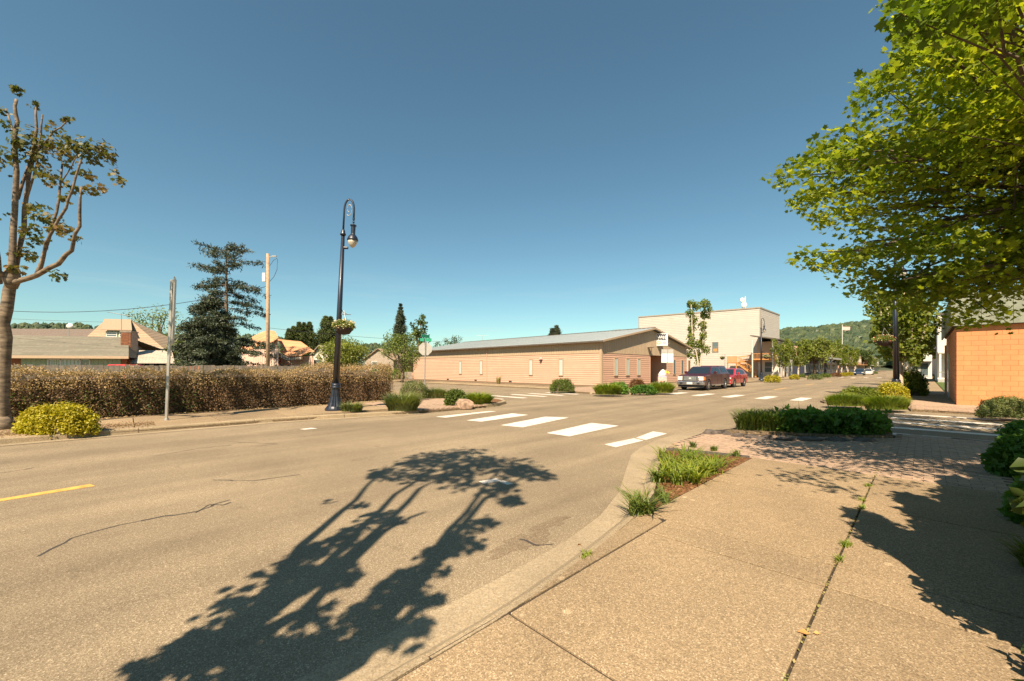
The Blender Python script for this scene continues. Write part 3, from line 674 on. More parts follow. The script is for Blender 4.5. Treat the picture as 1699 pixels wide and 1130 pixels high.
# side of the crown away from the picture
rr = np.random.default_rng(14)
CL = crown_points(rr, T3+Vector((2.3, 1.0, 4.8)), (3.4, 4.2, 2.4), 85, .6, 55, .4)
clumps('foliage', CL, .12, 'leaf_maple', rt, 'maple', 22, .5, .1)

# tall clipped shrub just out of the picture, its shadow lies across the slabs
rr = np.random.default_rng(31)
sb = W(4.55, 1.55, .1); rt = empty('conifer_shrub', sb, label='tall dense conifer shrub in the bed right beside the pavement, outside the frame', cat='shrub')
CL = []
for (xc_, d_, rx, ry, h) in ((2.93, 1.78, .32, .26, 3.2), (3.45, 1.8, .5, .35, 2.75), (3.95, 2.15, .5, .42, 3.45), (4.6, 2.3, .6, .5, 3.5), (5.3, 2.6, .8, .6, 3.9), (6.3, 2.9, .9, .8, 4.3)):
    q = W(xc_, d_, 0); MB().lathe([(rx*.8,.1),(rx*.88,h*.35),(rx*.82,h*.65),(rx*.55,h*.85),(.05,h*.96)], 10, tuple(q-sb)).build('stem_mass', 'bark_dark', rt)
    for k in range(60):
        z = rr.random()**.8*h; w_ = (1-(z/h)**3.5)*.92+.05; an = rr.random()*2*PI
        p = W(xc_+rx*w_*math.cos(an), d_+ry*w_*math.sin(an), z); CL.append((p, (.13, .13, .18), 60))
clumps('foliage', CL, .09, 'leaf_dark', rt, 'fold', 6, .2, .1)

def simple_tree(name, px, pyb, pyt, wpx, d=None, mat='leaf_street', seed=0, trunk='bark', nc=60, cs_=.16, n_=40, ls=.016, zfrac=.3, flat=.7, label='', group=None, depthr=1, lean=0, shape='fold', cat='tree'):
    d = d or F*(H-.1)/(pyb-HY); b_ = W((px-CX)/F*d, d, .05); h = H+(HY-pyt)/F*d-.1; w_ = wpx/F*d/2
    rt = empty(name, b_, label=label, cat=cat, group=group); r_ = np.random.default_rng(seed); R2 = random.Random(seed)
    mb = MB(); fk = Vector((0, 0, h*zfrac)); limb(mb, [(0,0,0), tuple(fk)], h*.028, h*.02, 8, .02, R2)
    cc = Vector((0, 0, h*(zfrac+1)/2)); rz = h*(1-zfrac)/2
    cl = crown_points(r_, cc, (w_*.85, w_*.85*depthr, rz*.88), nc, max(w_, .5)*cs_*2, n_, flat)
    for k in range(0, len(cl), max(1, nc//9)): limb(mb, [tuple(fk*.8), tuple(fk.lerp(Vector(cl[k][0]), .5)+Vector((0,0,.1))), tuple(cl[k][0])], h*.014, h*.003, 5, .05, R2)
    mb.build('trunk', trunk, rt, smooth=True)
    clumps('foliage', [(np.array(c_)+np.array(b_), r2, n2) for c_, r2, n2 in cl], h*ls, mat, rt, shape, seed, .35, .2)
    return rt
def spruce(name, px, pyb, pyt, prof, d, label, seed, dense=1.0, mat='spruce_needles', trunkmat='bark', cluster=.30, lsz=.2):
    b_ = W((px-CX)/F*d, d, 0); rt = empty(name, b_, label=label, cat='tree'); r_ = np.random.default_rng(seed)
    h = H+(HY-pyt)/F*d; m = MB(); m.tube([(0,0,0),(0,0,h*.5),(0,0,h*.98)], [h*.02, h*.012, .02], 8); PT = []
    z = h*.10
    while z < h*.985:
        py = HY-(z-H)/d*F; wpx = np.interp(py, [p[0] for p in prof], [p[1] for p in prof]); Lr = wpx/F*d
        nb = int(4+3*dense)
        for k in range(nb):
            an = r_.random()*2*PI; l_ = Lr*r_.uniform(.55, 1.12); dx, dy = math.cos(an), math.sin(an)
            up = .18 if z > h*.75 else -.05
            tip = Vector((dx*l_, dy*l_, z+l_*up-l_*.1)); mid = Vector((dx*l_*.5, dy*l_*.5, z-l_*.02+l_*up*.2))
            m.tube([(0,0,z), tuple(mid), tuple(tip)], [.035, .022, .008], 4, False)
            for j in range(int(5+l_*5*dense)):
                t = .25+.8*r_.random(); q = Vector((0,0,z)).lerp(mid, t*2) if t < .5 else mid.lerp(tip, t*2-1)
                sd = r_.normal()*.16*l_*(1.15-t); q = q+Vector((-dy*sd, dx*sd, 0))
                n_ = int(16*dense)+8; c_l = min(cluster, .10+.42*Lr); p = r_.normal(size=(n_, 3))*np.array([c_l*.55, c_l*.55, c_l*.32])+np.array(q)[None]; p[:, 2] -= np.abs(r_.normal(size=n_))*min(.12, c_l*.4)
                PT.append(p)
        z += h*(.05 if z > h*.45 else .036)*r_.uniform(.7, 1.3)/(.6+.5*dense)
    m.build('trunk', trunkmat, rt)
    P_ = np.concatenate(PT)+np.array(b_)[None]
    leaves('foliage', P_, lsz*d/36, mat, rt, 'tuft', .1, seed)
    return rt
spruce('spruce_tree', 376, 606, 402, [(395,6),(410,36),(430,46),(455,58),(480,56),(510,52),(540,56),(570,66),(606,72)], 36, 'tall thin spruce with drooping tiered branches left of the utility pole', 3, .6, cluster=.26)
spruce('conifer_tree', 347, 606, 486, [(485,2),(515,24),(550,42),(606,58)], 34, 'dense dark conifer at the foot of the tall spruce', 4, .95)
for k, (x, t, w_) in enumerate(((480,543,9),(488,538,9),(497,533,10),(505,535,10),(514,533,11),(541,521,13),(549,523,10))):
    lb = ['leftmost and shortest arborvitae of the row behind the salmon house','second arborvitae from the left behind the salmon house','arborvitae with the tallest tip in the middle of the row','arborvitae just right of the tallest tip in the row','rightmost arborvitae of the five behind the salmon house','tall pointed arborvitae close to the street lamp post','slim arborvitae half hidden by the lamp post'][k]
    o = spruce('arborvitae', x, 606, t, [(t-2,.2),(t+12,w_*.36),(t+38,w_),(606,w_*1.3)], 70+k, lb, 40+k, 1.6, 'arbor_needles', cluster=.5, lsz=.1); o['group'] = 'arborvitae behind the salmon house'
spruce('pointed_fir', 665, 620, 503, [(503,.3),(520,3.5),(545,8),(580,14),(615,16)], 66, 'narrow pointed fir rising behind the bushy tree', 51, 1.6, cluster=.5, lsz=.11)
simple_tree('birch_tree', 698, 618, 514, 34, 64, 'leaf_dark', 52, nc=34, n_=28, zfrac=.35, flat=.8, label='loose feathery tree right of the pointed fir', ls=.03)
simple_tree('bushy_tree', 668, 630, 546, 76, 45, 'leaf_shrub', 53, 'bark', nc=64, n_=60, zfrac=.2, flat=.9, label='bushy light green tree with bare forked trunks left of the peach hall', ls=.028)
simple_tree('yew_tree', 570, 620, 556, 104, 42, 'leaf_yew', 54, nc=90, n_=80, zfrac=.22, flat=.6, label='rounded yellow green tree behind the brown hedge and lamp post', ls=.035, depthr=.8)
simple_tree('small_tree', 506, 614, 583, 26, 48, 'leaf_dark', 55, nc=30, n_=40, zfrac=.2, label='small dark tree at the right end of the salmon house', ls=.05)
simple_tree('deciduous_tree', 258, 612, 500, 90, 62, 'leaf_yew', 56, 'bark', nc=46, n_=40, zfrac=.2, flat=.8, label='open pale leaved tree behind the hip roofed house', ls=.022)
simple_tree('deciduous_tree', 295, 612, 560, 40, 50, 'leaf_shrub', 57, nc=40, n_=50, zfrac=.15, label='low green tree between the carport and the dark conifer', ls=.045)
simple_tree('deciduous_tree', 752, 610, 556, 48, 95, 'leaf_dark', 58, nc=40, n_=50, zfrac=.3, label='dark round tree rising behind the left end of the hall roof', ls=.03)
simple_tree('deciduous_tree', 728, 610, 566, 30, 95, 'leaf_dark', 59, nc=30, n_=50, zfrac=.3, label='smaller dark tree beside the one behind the hall roof', ls=.03)
for k, (x, t, w_) in enumerate(((917,543,7),(924,539,8))):
    spruce('conifer_tree', x, 606, t, [(t-2,1),(t+8,w_*.6),(t+40,w_*1.4),(606,w_*2)], 110, ('left tip of the conifer pair above the hall roof', 'taller right tip of the conifer pair above the hall roof')[k], 60+k, 1.3, cluster=.6, lsz=.07)

# ------------------------------------------------------------------ shrubs and low planting
def bush(name, x0, x1, yb, yt, mat, n, ls, label, seed, zb=.12, dep=1.0, shape='fold', cat='shrub', group=None, core=True, up=.3, lump=.16, d=None):
    d = d or F*(H-zb)/(yb-HY); rx = (x1-x0)/2/F*d; ry = rx*dep; dc = d+ry*.8; xc = ((x0+x1)/2-CX)/F*dc; rx = rx*dc/d
    b_ = W(xc, dc, zb); h = (H+(HY-yt)/F*dc)-zb; rt = empty(name, b_, TH, label, cat, group); r_ = np.random.default_rng(seed)
    nc = 80; an = (np.arange(nc)*2.399963)%(2*PI)+r_.random(nc)*.5; el = np.arcsin(np.clip((np.arange(nc)+.5)/nc, 0, 1))/(PI/2); cl = []
    for k in range(nc):
        e = el[k]*PI/2; jr = r_.uniform(.88, 1.08); q = Vector((math.cos(an[k])*math.cos(e)**.7*rx*.84*jr, math.sin(an[k])*math.cos(e)**.7*ry*.84*jr, h*(.06+.76*math.sin(e)*jr)))
        cl.append((q, (rx*lump*1.35, ry*lump*1.35, h*lump*1.25), int(n*1.4/nc)))
    if core:
        mc = MB(); mc.lathe([(.6,0),(.66,.25),(.55,.48),(.3,.62),(.05,.66)], 12)
        mc.v = [(v[0]*rx, v[1]*ry, v[2]*h) for v in mc.v]; mc.build('branches', 'bark_dark', rt)
    mt = clumps('foliage', cl, ls, mat, rt, shape, seed, up, .2, world=False)
    if shape != 'maple' and n > 1500:
        a_ = r_.random(60)*2*PI; q_ = np.sqrt(r_.random(60))*.8; B = np.stack([np.cos(a_)*rx*q_, np.sin(a_)*ry*q_, h*(.5+.3*np.sqrt(1-q_**2))], 1)
        blades('stray_shoots', B, h*.34, .006, mat, rt, .8, seed+900, ang=a_, local=True, kind='stuff')
    return rt
def strokes(name, x0, x1, yb, yt, mat, n, w_, label, seed, zb=.12, dep=.8, lean=.6, cat='plant', group=None, d=None, core=True):
    d = d or F*(H-zb)/(yb-HY); rx = (x1-x0)/2/F*d*.85; ry = rx*dep; dc = d+ry*.8; xc = ((x0+x1)/2-CX)/F*dc
    b_ = W(xc, dc, zb); h = (H+(HY-yt)/F*dc)-zb; rt = empty(name, b_, 0, label, cat, group); r_ = np.random.default_rng(seed)
    a = r_.random(n)*2*PI; q = np.sqrt(r_.random(n))*.9; hs_ = h*(.35+.72*np.sqrt(1-q**2))*r_.uniform(.75, 1.1, n); e = np.stack([q*np.cos(a)*rx, q*np.sin(a)*ry], 1)
    B = np.stack([b_.x+e[:, 0]*cs-e[:, 1]*sn, b_.y+e[:, 0]*sn+e[:, 1]*cs, np.full(n, b_.z)], 1)
    Bd = B-np.array(b_)[None]; blades('blades', B, hs_, w_, mat, rt, lean*.9, seed, ang=np.arctan2(Bd[:, 1], Bd[:, 0])); return rt
bush('yellow_shrub', 33, 160, 722, 669, 'leaf_yellow', 9000, .05, 'clipped golden yellow shrub at the foot of the left street tree', 1, dep=.5, lump=.17)
strokes('weed_clump', 562, 606, 683, 664, 'leaf_lavender', 700, .012, 'low weedy plant growing at the foot of the tall lamp', 2, dep=.35, lean=.8)
strokes('lavender_bush', 637, 700, 682, 648, 'leaf_lavender', 2600, .012, 'large lavender bush at the end of the pavement nearest the kerb', 3, dep=.45, lean=.8)
bush('lavender_bush', 662, 713, 662, 631, 'leaf_lavender', 3500, .06, 'greyish lavender bush at the foot of the stop sign', 4, dep=.6, shape='tuft')
strokes('lavender_bush', 700, 746, 661, 642, 'leaf_lavender', 1500, .018, 'low flat lavender bush right of the stop sign', 5, dep=.5, lean=.7)
bush('leafy_shrub', 738, 776, 673, 645, 'leaf_shrub', 2600, .075, 'round leaved shrub beside the rock in the corner planter', 6, dep=.6)
strokes('daylily_clump', 768, 820, 671, 648, 'leaf_lily', 1700, .02, 'arching daylilies in the curved corner planter behind the rock', 7, dep=.6, lean=.9)
def rock(name, x0, x1, yb, yt, mat, label, seed, zb=.12, group=None):
    d = F*(H-zb)/(yb-HY); rx = (x1-x0)/2/F*d; h = (yb-yt)/F*d; b_ = W(((x0+x1)/2-CX)/F*d, d+rx*.4, zb)
    bm = bmesh.new(); bmesh.ops.create_icosphere(bm, subdivisions=2, radius=1); r_ = random.Random(seed)
    for v in bm.verts: f_ = r_.uniform(.78, 1.12); v.co = Vector((v.co.x*rx*f_, v.co.y*rx*.6*f_, v.co.z*h*.8*f_+h*.15))
    me = D.meshes.new(name); bm.to_mesh(me); bm.free(); me.materials.append(M[mat])
    return link(name, me, None, b_, (0, 0, TH), label=label, cat='rock', group=group)
rock('rock', 752, 786, 675, 661, 'rock', 'brown rock at the front of the curved corner planter', 1)
rock('rock', 1028, 1051, 651, 645, 'rock', 'low pinkish rock among the plants in front of the hall', 2)
rock('rock', 1168, 1200, 723, 712, 'rock_dark', 'dark stone block at the left tip of the large shaded planter', 3, .07)
for k, (a, b_, y) in enumerate(((1200,1217,726),(1216,1240,729),(1238,1262,731),(1260,1290,734),(1290,1330,735),(1330,1375,736),(1375,1420,736.5),(1420,1462,737))):
    rock('edging_stone', a, b_, y-2.5, y-11, 'rock_dark', 'dark edging stone at the front of the shaded planter, '+('next to the end block','second from the end block','below the tall grass','where broad leaves begin','left of the middle','right of the middle','near the right end','at the right end')[k], 10+k, .08, 'edging stones of the shaded planter')
bush('round_bush', 912, 954, 650, 627, 'leaf_shrub', 3600, .08, 'round green bush against the long wall of the hall', 8, dep=.7, shape='tuft')
strokes('daylily_clump', 983, 1034, 655, 634, 'leaf_lily', 1800, .028, 'daylilies at the hall corner, left end of the bed', 9, dep=.5, lean=.8)
bush('leafy_shrub', 1008, 1044, 652, 633, 'leaf_broad', 1800, .1, 'dark leafy shrub between the daylilies and the rock', 10, dep=.5)
bush('red_shrub', 1044, 1072, 647, 628, 'leaf_red', 1600, .09, 'reddish shrub in the bed below the hall windows', 11, dep=.7)
bush('leafy_shrub', 1046, 1090, 653, 638, 'leaf_broad', 2000, .1, 'low dark shrub right of the rock by the hall', 12, dep=.5)
strokes('daylily_clump', 1076, 1121, 652, 632, 'leaf_lily', 1900, .028, 'bright daylilies below the white road sign', 13, dep=.6, lean=.7)
bush('clipped_shrub', 1624, 1712, 694, 657, 'leaf_lavender', 7000, .055, 'wide clipped green shrub in front of the orange block wall', 14, dep=.5, shape='tuft')
bush('yellow_shrub', 1457, 1504, 668, 633, 'leaf_yellow', 3600, .06, 'yellow green shrub behind the right hand street lamp', 15, dep=.8)
bush('green_shrub', 1492, 1528, 657, 611, 'leaf_street', 3800, .10, 'tall green shrub beside the shaded pavement on the right', 16, dep=1.4)
strokes('ground_cover', 1367, 1440, 674, 652, 'leaf_lily', 3200, .016, 'bright ground cover at the left end of the far right planter', 17, dep=.6)
strokes('daylily_clump', 1428, 1514, 680, 655, 'leaf_lily', 3800, .018, 'bright daylilies along the front of the far right planter', 18, dep=.45)
bush('leafy_shrub', 1392, 1462, 668, 641, 'leaf_street', 3600, .08, 'yellow green leafy plants standing in the far right planter', 19, dep=.5)
for k, (a, b_, yb, yt, mt) in enumerate(((1269,1295,634,621,'leaf_yellow'),(1311,1326,629,621,'leaf_yellow'),(1327,1336,626,620,'leaf_shrub'),(1341,1364,629,620,'leaf_lavender'),(1362,1378,626,619,'leaf_shrub'),(1378,1396,625,618,'leaf_red'),(1394,1406,624,618,'leaf_yellow'),(1404,1416,623,617,'leaf_yellow'),(1443,1456,620,616,'leaf_shrub'))):
    lb = ['round golden bush at the foot of the far street lamp','golden bush right of the small white shop','small green bush by the dark trunk','wide grey green bush on the far corner','green bush beside the canopy posts','reddish bush in front of the parked cars','golden bush left of the dark car','golden bush nearest the dark car','low bush right of the pale car'][k]
    bush('round_bush', a, b_, yb, yt, mt, 900, .16, lb, 70+k, dep=.8, group='bushes along the far left kerb', shape='tuft')
# planter 2: grasses at the left, broad leaves to the right
def region_pts(pg, n, seed):
    r_ = np.random.default_rng(seed); xs = [p[0] for p in pg]; yy = [p[1] for p in pg]; o_ = []
    while len(o_) < n:
        x, y = r_.uniform(min(xs), max(xs)), r_.uniform(min(yy), max(yy))
        if inpoly(x, y, pg): o_.append((x, y))
    return np.array(o_)
p2 = [(-3.15,10.6),(-.55,12.3),(-.55,13.0),(-1.6,12.95),(-2.6,12.3),(-3.2,11.4)]
left2 = [(-3.15,10.7),(-2.35,11.15),(-2.1,12.4),(-2.6,12.25),(-3.2,11.4)]
gp = region_pts(left2, 2600, 1); rt = empty('grass_clump', (-2.7,11.4,.13), 0, 'tall arching grass at the left end of the shaded planter', 'plant')
blades('blades', np.concatenate([gp, np.full((2600, 1), .13)], 1), .54, .011, 'leaf_shrub', rt, .75, 1)
rr = np.random.default_rng(77)
q = region_pts([(-2.35,11.05),(-.75,12.1),(-.6,12.9),(-1.6,12.85),(-2.3,12.3)], 150, 2)
for part, (lo_, hi_) in enumerate(((-2.4,-1.85),(-1.85,-1.3),(-1.3,-.5))):
    sel = q[(q[:, 0] >= lo_) & (q[:, 0] < hi_)]; c_ = sel.mean(0)
    rt = empty('broadleaf_plant', (c_[0], c_[1], .13), 0, ('dark broad leaved plants next to the tall grass in the shaded planter','dark broad leaved plants in the middle of the shaded planter','dark broad leaved plants at the right end of the shaded planter')[part], 'plant', 'broad leaved plants of the shaded planter')
    st = MB(); PT = []
    for (x, y) in sel:
        for s_ in range(4):
            h = rr.uniform(.2, .5); dx, dy = rr.normal()*.09, rr.normal()*.09; st.tube([(x-c_[0],y-c_[1],0),(x-c_[0]+dx,y-c_[1]+dy,h)], [.006,.003], 4, False)
            for t in np.linspace(.15, 1, 15): PT.append((x+dx*t+rr.normal()*.025, y+dy*t+rr.normal()*.025, .13+h*t))
    st.build('stems', 'bark_dark', rt)
    leaves('foliage', np.array(PT), .13, 'leaf_broad', rt, 'fold', .25, 30+part)
    sd = sel[::5]; blades('seed_stalks', np.concatenate([sd, np.full((len(sd), 1), .13)], 1), .85, .004, 'grass_dry', rt, .35, 40+part, kind='stuff')
# planter 1
bl = [(1095,800,60),(1108,790,80),(1120,775,90),(1135,790,110),(1150,800,140),(1165,790,130),(1180,785,110),(1140,765,80),(1158,772,90),(1122,802,80),(1102,765,50),(1190,775,60)]
names = ['left front','left middle','left rear','front of middle','largest, near the pavement','right of the largest','right edge','rear middle','rear right','second from the front','far left by the kerb','far right tip']
for k, (x, y, n_) in enumerate(bl):
    n_ = int(n_*.62); g = G(x, y, .1); r_ = np.random.default_rng(100+k); B = np.stack([g.x+r_.normal(0, .05, n_), g.y+r_.normal(0, .05, n_), np.full(n_, .1)], 1)
    rt = empty('daylily', g, 0, f'bright green daylily in the triangular mulch bed, {names[k]}', 'plant', 'daylilies in the triangular mulch bed')
    blades('blades', B, .30, .009, 'leaf_lily', rt, 1.15, 100+k, 4)
for k, (x, y, n_, h, lb) in enumerate(((1090,800,70,.2,'grass tuft at the left edge of the mulch bed'),(1150,742,60,.14,'grass tuft at the rear stones of the mulch bed'),(1185,748,50,.12,'small grass tuft right of the rear stones'),(1222,757,50,.13,'small grass tuft near the right tip of the mulch bed'),(1105,835,40,.16,'thin grass tuft by the lower mulch'),(1095,826,40,.17,'feathery tuft close to the kerb end of the bed'))):
    g = G(x, y, .1); r_ = np.random.default_rng(130+k); B = np.stack([g.x+r_.normal(0, .03, n_), g.y+r_.normal(0, .03, n_), np.full(n_, .1)], 1)
    rt = empty('grass_tuft', g, 0, lb, 'grass tuft'); blades('blades', B, h, .006, 'leaf_shrub', rt, .8, 130+k)
g = G(1066, 852, .09); r_ = np.random.default_rng(150); B = np.stack([g.x+r_.normal(0, .05, 190), g.y+r_.normal(0, .07, 190), np.full(190, .08)], 1)
rt = empty('grass_clump', g, 0, 'wild grass clump sprouting at the near point of the mulch bed', 'plant'); blades('blades', B, .27, .007, 'leaf_shrub', rt, 1.1, 150, 4); blades('seed_stalks', B[:14], .42, .003, 'grass_dry', rt, .5, 151, 4)
# shrubs of the bed at the right edge
for k, (x0, x1, yb, yt, mt, n_, ls_, sp, lb) in enumerate(((1658,1775,798,722,'leaf_broad',5200,.085,'fold','dark leafy shrub leaning over the pavement at the right edge'),
        (1694,1805,880,790,'leaf_broad',2600,.10,'fold','broad leaved plant at the right edge nearest the camera'),(1672,1765,740,698,'leaf_broad',2600,.08,'fold','dark shrub behind, next to the crosswalk at the right edge'))):
    bush('leafy_shrub', x0, x1, yb, yt, mt, n_, ls_, lb, 160+k, .1, .7, sp, lump=.2)
strokes('grass_clump', 1690, 1760, 950, 880, 'leaf_shrub', 200, .006, 'few grass blades in the bed at the right edge', 170, dep=.6, lean=1.2)
rr = np.random.default_rng(171); n_ = 2600
Q = np.stack([rr.uniform(.8, 1.6, n_), rr.uniform(2, 8, n_), np.full(n_, .115)], 1)
leaves('leaf_litter', Q, .04, 'grass_dry', None, 'kite', 1.2, 5, kind='stuff', label='dry leaf litter along the edge of the right hand bed', cat='leaf litter')
Q = np.stack([region_pts([(-2.1,4.3),(-2.1,7.7),(-3.3,7.3),(-2.6,5.2)], 1800, 3)[:, 0], np.zeros(1800), np.full(1800, .108)], 1); Q[:, :2] = region_pts([(-2.08,4.2),(-2.08,7.72),(-3.3,7.3),(-2.65,5.4)], 1800, 4)
leaves('bark_chips', Q, .032, 'leaf_red', None, 'kite', 1.0, 6, kind='stuff', label='loose bark chips covering the triangular mulch bed', cat='mulch')
n_ = 1600; Q = np.stack([rr.normal(-17.5, .12, n_), rr.uniform(-12, 9.5, n_), np.full(n_, .125)], 1)
leaves('leaf_litter', Q, .05, 'hedge_tan', None, 'kite', 1.2, 7, kind='stuff', label='dead leaves and clippings along the foot of the brown hedge', cat='leaf litter')
Q = np.stack([rr.normal(-14.9, .35, 2200), rr.uniform(-3.3, .6, 2200), np.full(2200, .13)], 1)
leaves('leaf_litter', Q, .045, 'hedge_brown', None, 'kite', 1.2, 8, kind='stuff', label='reddish bark and leaves round the left street tree', cat='mulch')

# brown hedge: solid dark twig core with a skin of dead leaves
hd = empty('hedge', (-18.6, 0, .1), 0, 'long browned clipped hedge along the far pavement', 'hedge')
segs = [(-19.1,-18.0,-16,9.2)]
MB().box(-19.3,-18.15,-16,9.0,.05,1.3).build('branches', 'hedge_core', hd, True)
rr = np.random.default_rng(9)
def hpts(n, zlo=.08, zhi=1.6, pw=1):
    y = -6+15.4*rr.random(n); z = zlo+(zhi-zlo)*rr.random(n)**pw; top = 1.46+.2*np.clip((y-5.2)/.6, 0, 1)+.05*np.sin(y*2.3)+.04*np.sin(y*5.1)
    x = -18.02-.08*np.sin(y*1.7+z*2)-.05*np.sin(y*6.3)+rr.normal(0, .09, n)+.07*np.sin(y*11+z*5)-.06*np.clip(z-1.2, 0, 1); return x, y, z*top/1.6
x, y, z = hpts(44000); A = np.stack([x, y, z+.08], 1)
n_ = 15000; yt_ = -6+15.4*rr.random(n_); top = 1.46+.2*np.clip((yt_-5.2)/.6, 0, 1)+.05*np.sin(yt_*2.3)+.04*np.sin(yt_*5.1)
T_ = np.stack([rr.uniform(-19.4, -18.0, n_), yt_, top+np.abs(rr.normal(0, .09, n_))-.02+.04*np.sin(yt_*13)], 1)
E_ = np.stack([rr.uniform(-19.3, -18.1, 5000), 9.3+rr.normal(0, .1, 5000), .1+1.75*rr.random(5000)], 1)
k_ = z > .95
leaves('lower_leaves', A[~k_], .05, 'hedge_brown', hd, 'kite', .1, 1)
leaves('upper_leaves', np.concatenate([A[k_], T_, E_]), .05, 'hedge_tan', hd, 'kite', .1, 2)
lowm = (z < .9) & (rr.random(len(z)) < .14) & (y < 2); leaves('green_leaves', A[lowm]+np.array([.06, 0, 0]), .07, 'leaf_dark', hd, 'kite', .3, 3)
tw = MB()
for k in range(2200):
    yy_ = rr.uniform(-6, 9.3); zz = rr.uniform(.1, 1.4); tw.tube([(-18.12-(-18.6), yy_, zz), (-18.0+.6+rr.normal()*.03, yy_+rr.normal()*.14, zz+rr.uniform(.05, .3))], [.007, .003], 3, False)
tw.build('twigs', 'bark', hd)
# board fence behind the hedge
fn = empty('board_fence', (-22, 0, 0), 0, 'weathered grey board fence standing behind the hedge', 'fence')
me = box_mesh('picket', 'fence_wood', -.012, .012, -.068, .068, 0, 1.77)
for k in range(130): link('picket', me, fn, (rnd.uniform(-.006, .006), -10.5+k*.145, rnd.uniform(-.03, .02)), (0, rnd.gauss(0, .004), 0))
MB().box(-.06,-.015,-10.6,8.4,.4,.48).box(-.06,-.015,-10.6,8.4,1.4,1.48).build('rail', 'fence_wood', fn)
for k in range(9): MB().box(-.15,-.062,-10.5+k*2.35,-10.4+k*2.35,0,1.7).build('fence_post', 'fence_wood', fn)

# ------------------------------------------------------------------ street furniture
def street_lamp(px, pyb, d, lean, label, basket=True, twin=None, group=None, hook=None, rz=TH):
    b_ = W((px-CX)/F*d, d, .11); rt = empty('street_lamp', b_, rz, label, 'street lamp', group); rt.rotation_euler = (0, lean, rz)
    MB().lathe([(.34,0),(.34,.06),(.30,.10),(.27,.16)], 20).build('foot', 'pole_black', rt)
    MB().lathe([(.26,.14),(.21,.3),(.165,.5),(.145,.72),(.14,.8)], 32, flute=.09).build('fluted_base', 'pole_black', rt)
    MB().lathe([(.165,.8),(.18,.83),(.18,.87),(.15,.9),(.17,.93),(.15,.97),(.12,1.0)], 20).build('collar', 'pole_black', rt, smooth=True)
    MB().lathe([(.118,.98),(.062,6.42)], 16).build('pole', 'pole_black', rt, smooth=True)
    MB().lathe([(.10,6.4),(.10,6.45),(.07,6.5),(.065,6.56),(.04,6.62)], 16).build('collar', 'pole_black', rt, smooth=True)
    R0 = .18; pts = [(0,0,6.5),(0,0,7.25)]+[(R0-R0*math.cos(t), 0, 7.25+.47*math.sin(t)**.8 if 0 < t < PI else 7.25) for t in np.linspace(.15, PI, 12)]+[(2*R0,0,7.05)]
    MB().tube(pts, .034, 10).build('hook', 'pole_black', rt, smooth=True)
    sc = [(R0+.10*math.cos(t)*(1-t/9), 0, 7.36+.2*math.sin(t)*(1-t/9)) for t in np.linspace(-2.2, 5, 22)]
    MB().tube(sc, .014, 6).build('scroll', 'steel', rt)
    hx = 2*R0
    MB().lathe([(.04,7.06),(.04,6.98),(.022,6.94),(.04,6.9),(.022,6.85),(.04,6.82),(.11,6.79),(.11,6.75),(.08,6.74),(.075,6.47),(.09,6.44)][::-1], 16, (hx,0,0)).build('lantern_neck', 'pole_black', rt)
    MB().lathe([(.185,6.22),(.2,6.24),(.19,6.27),(.155,6.36),(.09,6.44)], 20, (hx,0,0)).build('lantern_hood', 'pole_black', rt, smooth=True)
    MB().lathe([(.01,5.96),(.065,5.99),(.12,6.06),(.155,6.14),(.17,6.22)], 20, (hx,0,0)).build('lantern_globe', 'lamp_lens', rt, smooth=True)
    MB().tube([(.06,0,5.95),(.2,0,5.95)], .05, 10).build('photocell', 'pole_black', rt)
    for z in (5.5, 4.35, 3.6, 3.42): MB().lathe([(.118-.0103*z+.006, z),(.118-.0103*z+.006, z+.04)], 14).build('band', 'steel', rt)
    if basket:
        s_ = basket
        MB().tube([(0,0,3.52),(s_*.42,0,3.52)], .014, 6).tube([(s_*.05,0,3.8),(s_*.12,0,3.6),(s_*.3,0,3.53)], .01, 6).build('basket_bracket', 'pole_black', rt)
    return rt
def hanging_basket(pos_, label, seed, r=.34, red=False):
    rt = empty('hanging_basket', pos_, 0, label, 'hanging basket')
    MB().lathe([(.05,-.28),(.2,-.24),(.3,-.1),(.33,0),(.3,0)], 16).build('bowl', 'basket_dark', rt, smooth=True)
    w_ = MB()
    for k in range(3): a = k*2*PI/3; w_.tube([(.3*math.cos(a),.3*math.sin(a),0),(0,0,.62)], .006, 4)
    w_.build('hanger', 'steel', rt); r_ = np.random.default_rng(seed)
    p, v = ball(r_, (0,0,.05), (.38,.38,.2), 1500, .5); p = p[p[:, 2] > -.1]; leaves('foliage', p, .06, 'leaf_shrub', rt, 'fold', .3, seed, world=False)
    p, v = ball(r_, (0,0,.07), (.41,.41,.22), 420, .9); p = p[p[:, 2] > -.05]; k_ = len(p)//4 if red else 0
    leaves('flowers', p[k_:] if not red else p[k_:k_*2], .055, 'petals', rt, 'kite', .6, seed+1, world=False)
    if red: leaves('flowers', p[:k_], .055, 'petals_red', rt, 'kite', .6, seed+2, world=False)
dl = F*(H-.11)/(681-HY)
street_lamp(556, 681, dl, math.radians(2.7), 'tall black street lamp with hooked lantern and flower basket by the brown hedge', 1)
hanging_basket(P(571, 543, dl), 'hanging basket of pale flowers on the tall left lamp', 1)
street_lamp(1488, 0, 19.6, math.radians(-.8), 'black street lamp at the right rising into the maple leaves', -1, rz=TH)
hanging_basket(P(1468, 565, 19.6), 'hanging basket with red and pale flowers left of the right lamp', 2, red=True)
d3 = F*(H-.12)/(631.5-HY)
street_lamp(1263.5, 0, d3, 0, 'black street lamp in front of the wooden staircase', 1)
hanging_basket(P(1272, 592, d3), 'hanging basket on the lamp by the staircase', 3)
street_lamp(1369, 0, 92, 0, 'distant black street lamp by the canopy building', 0)

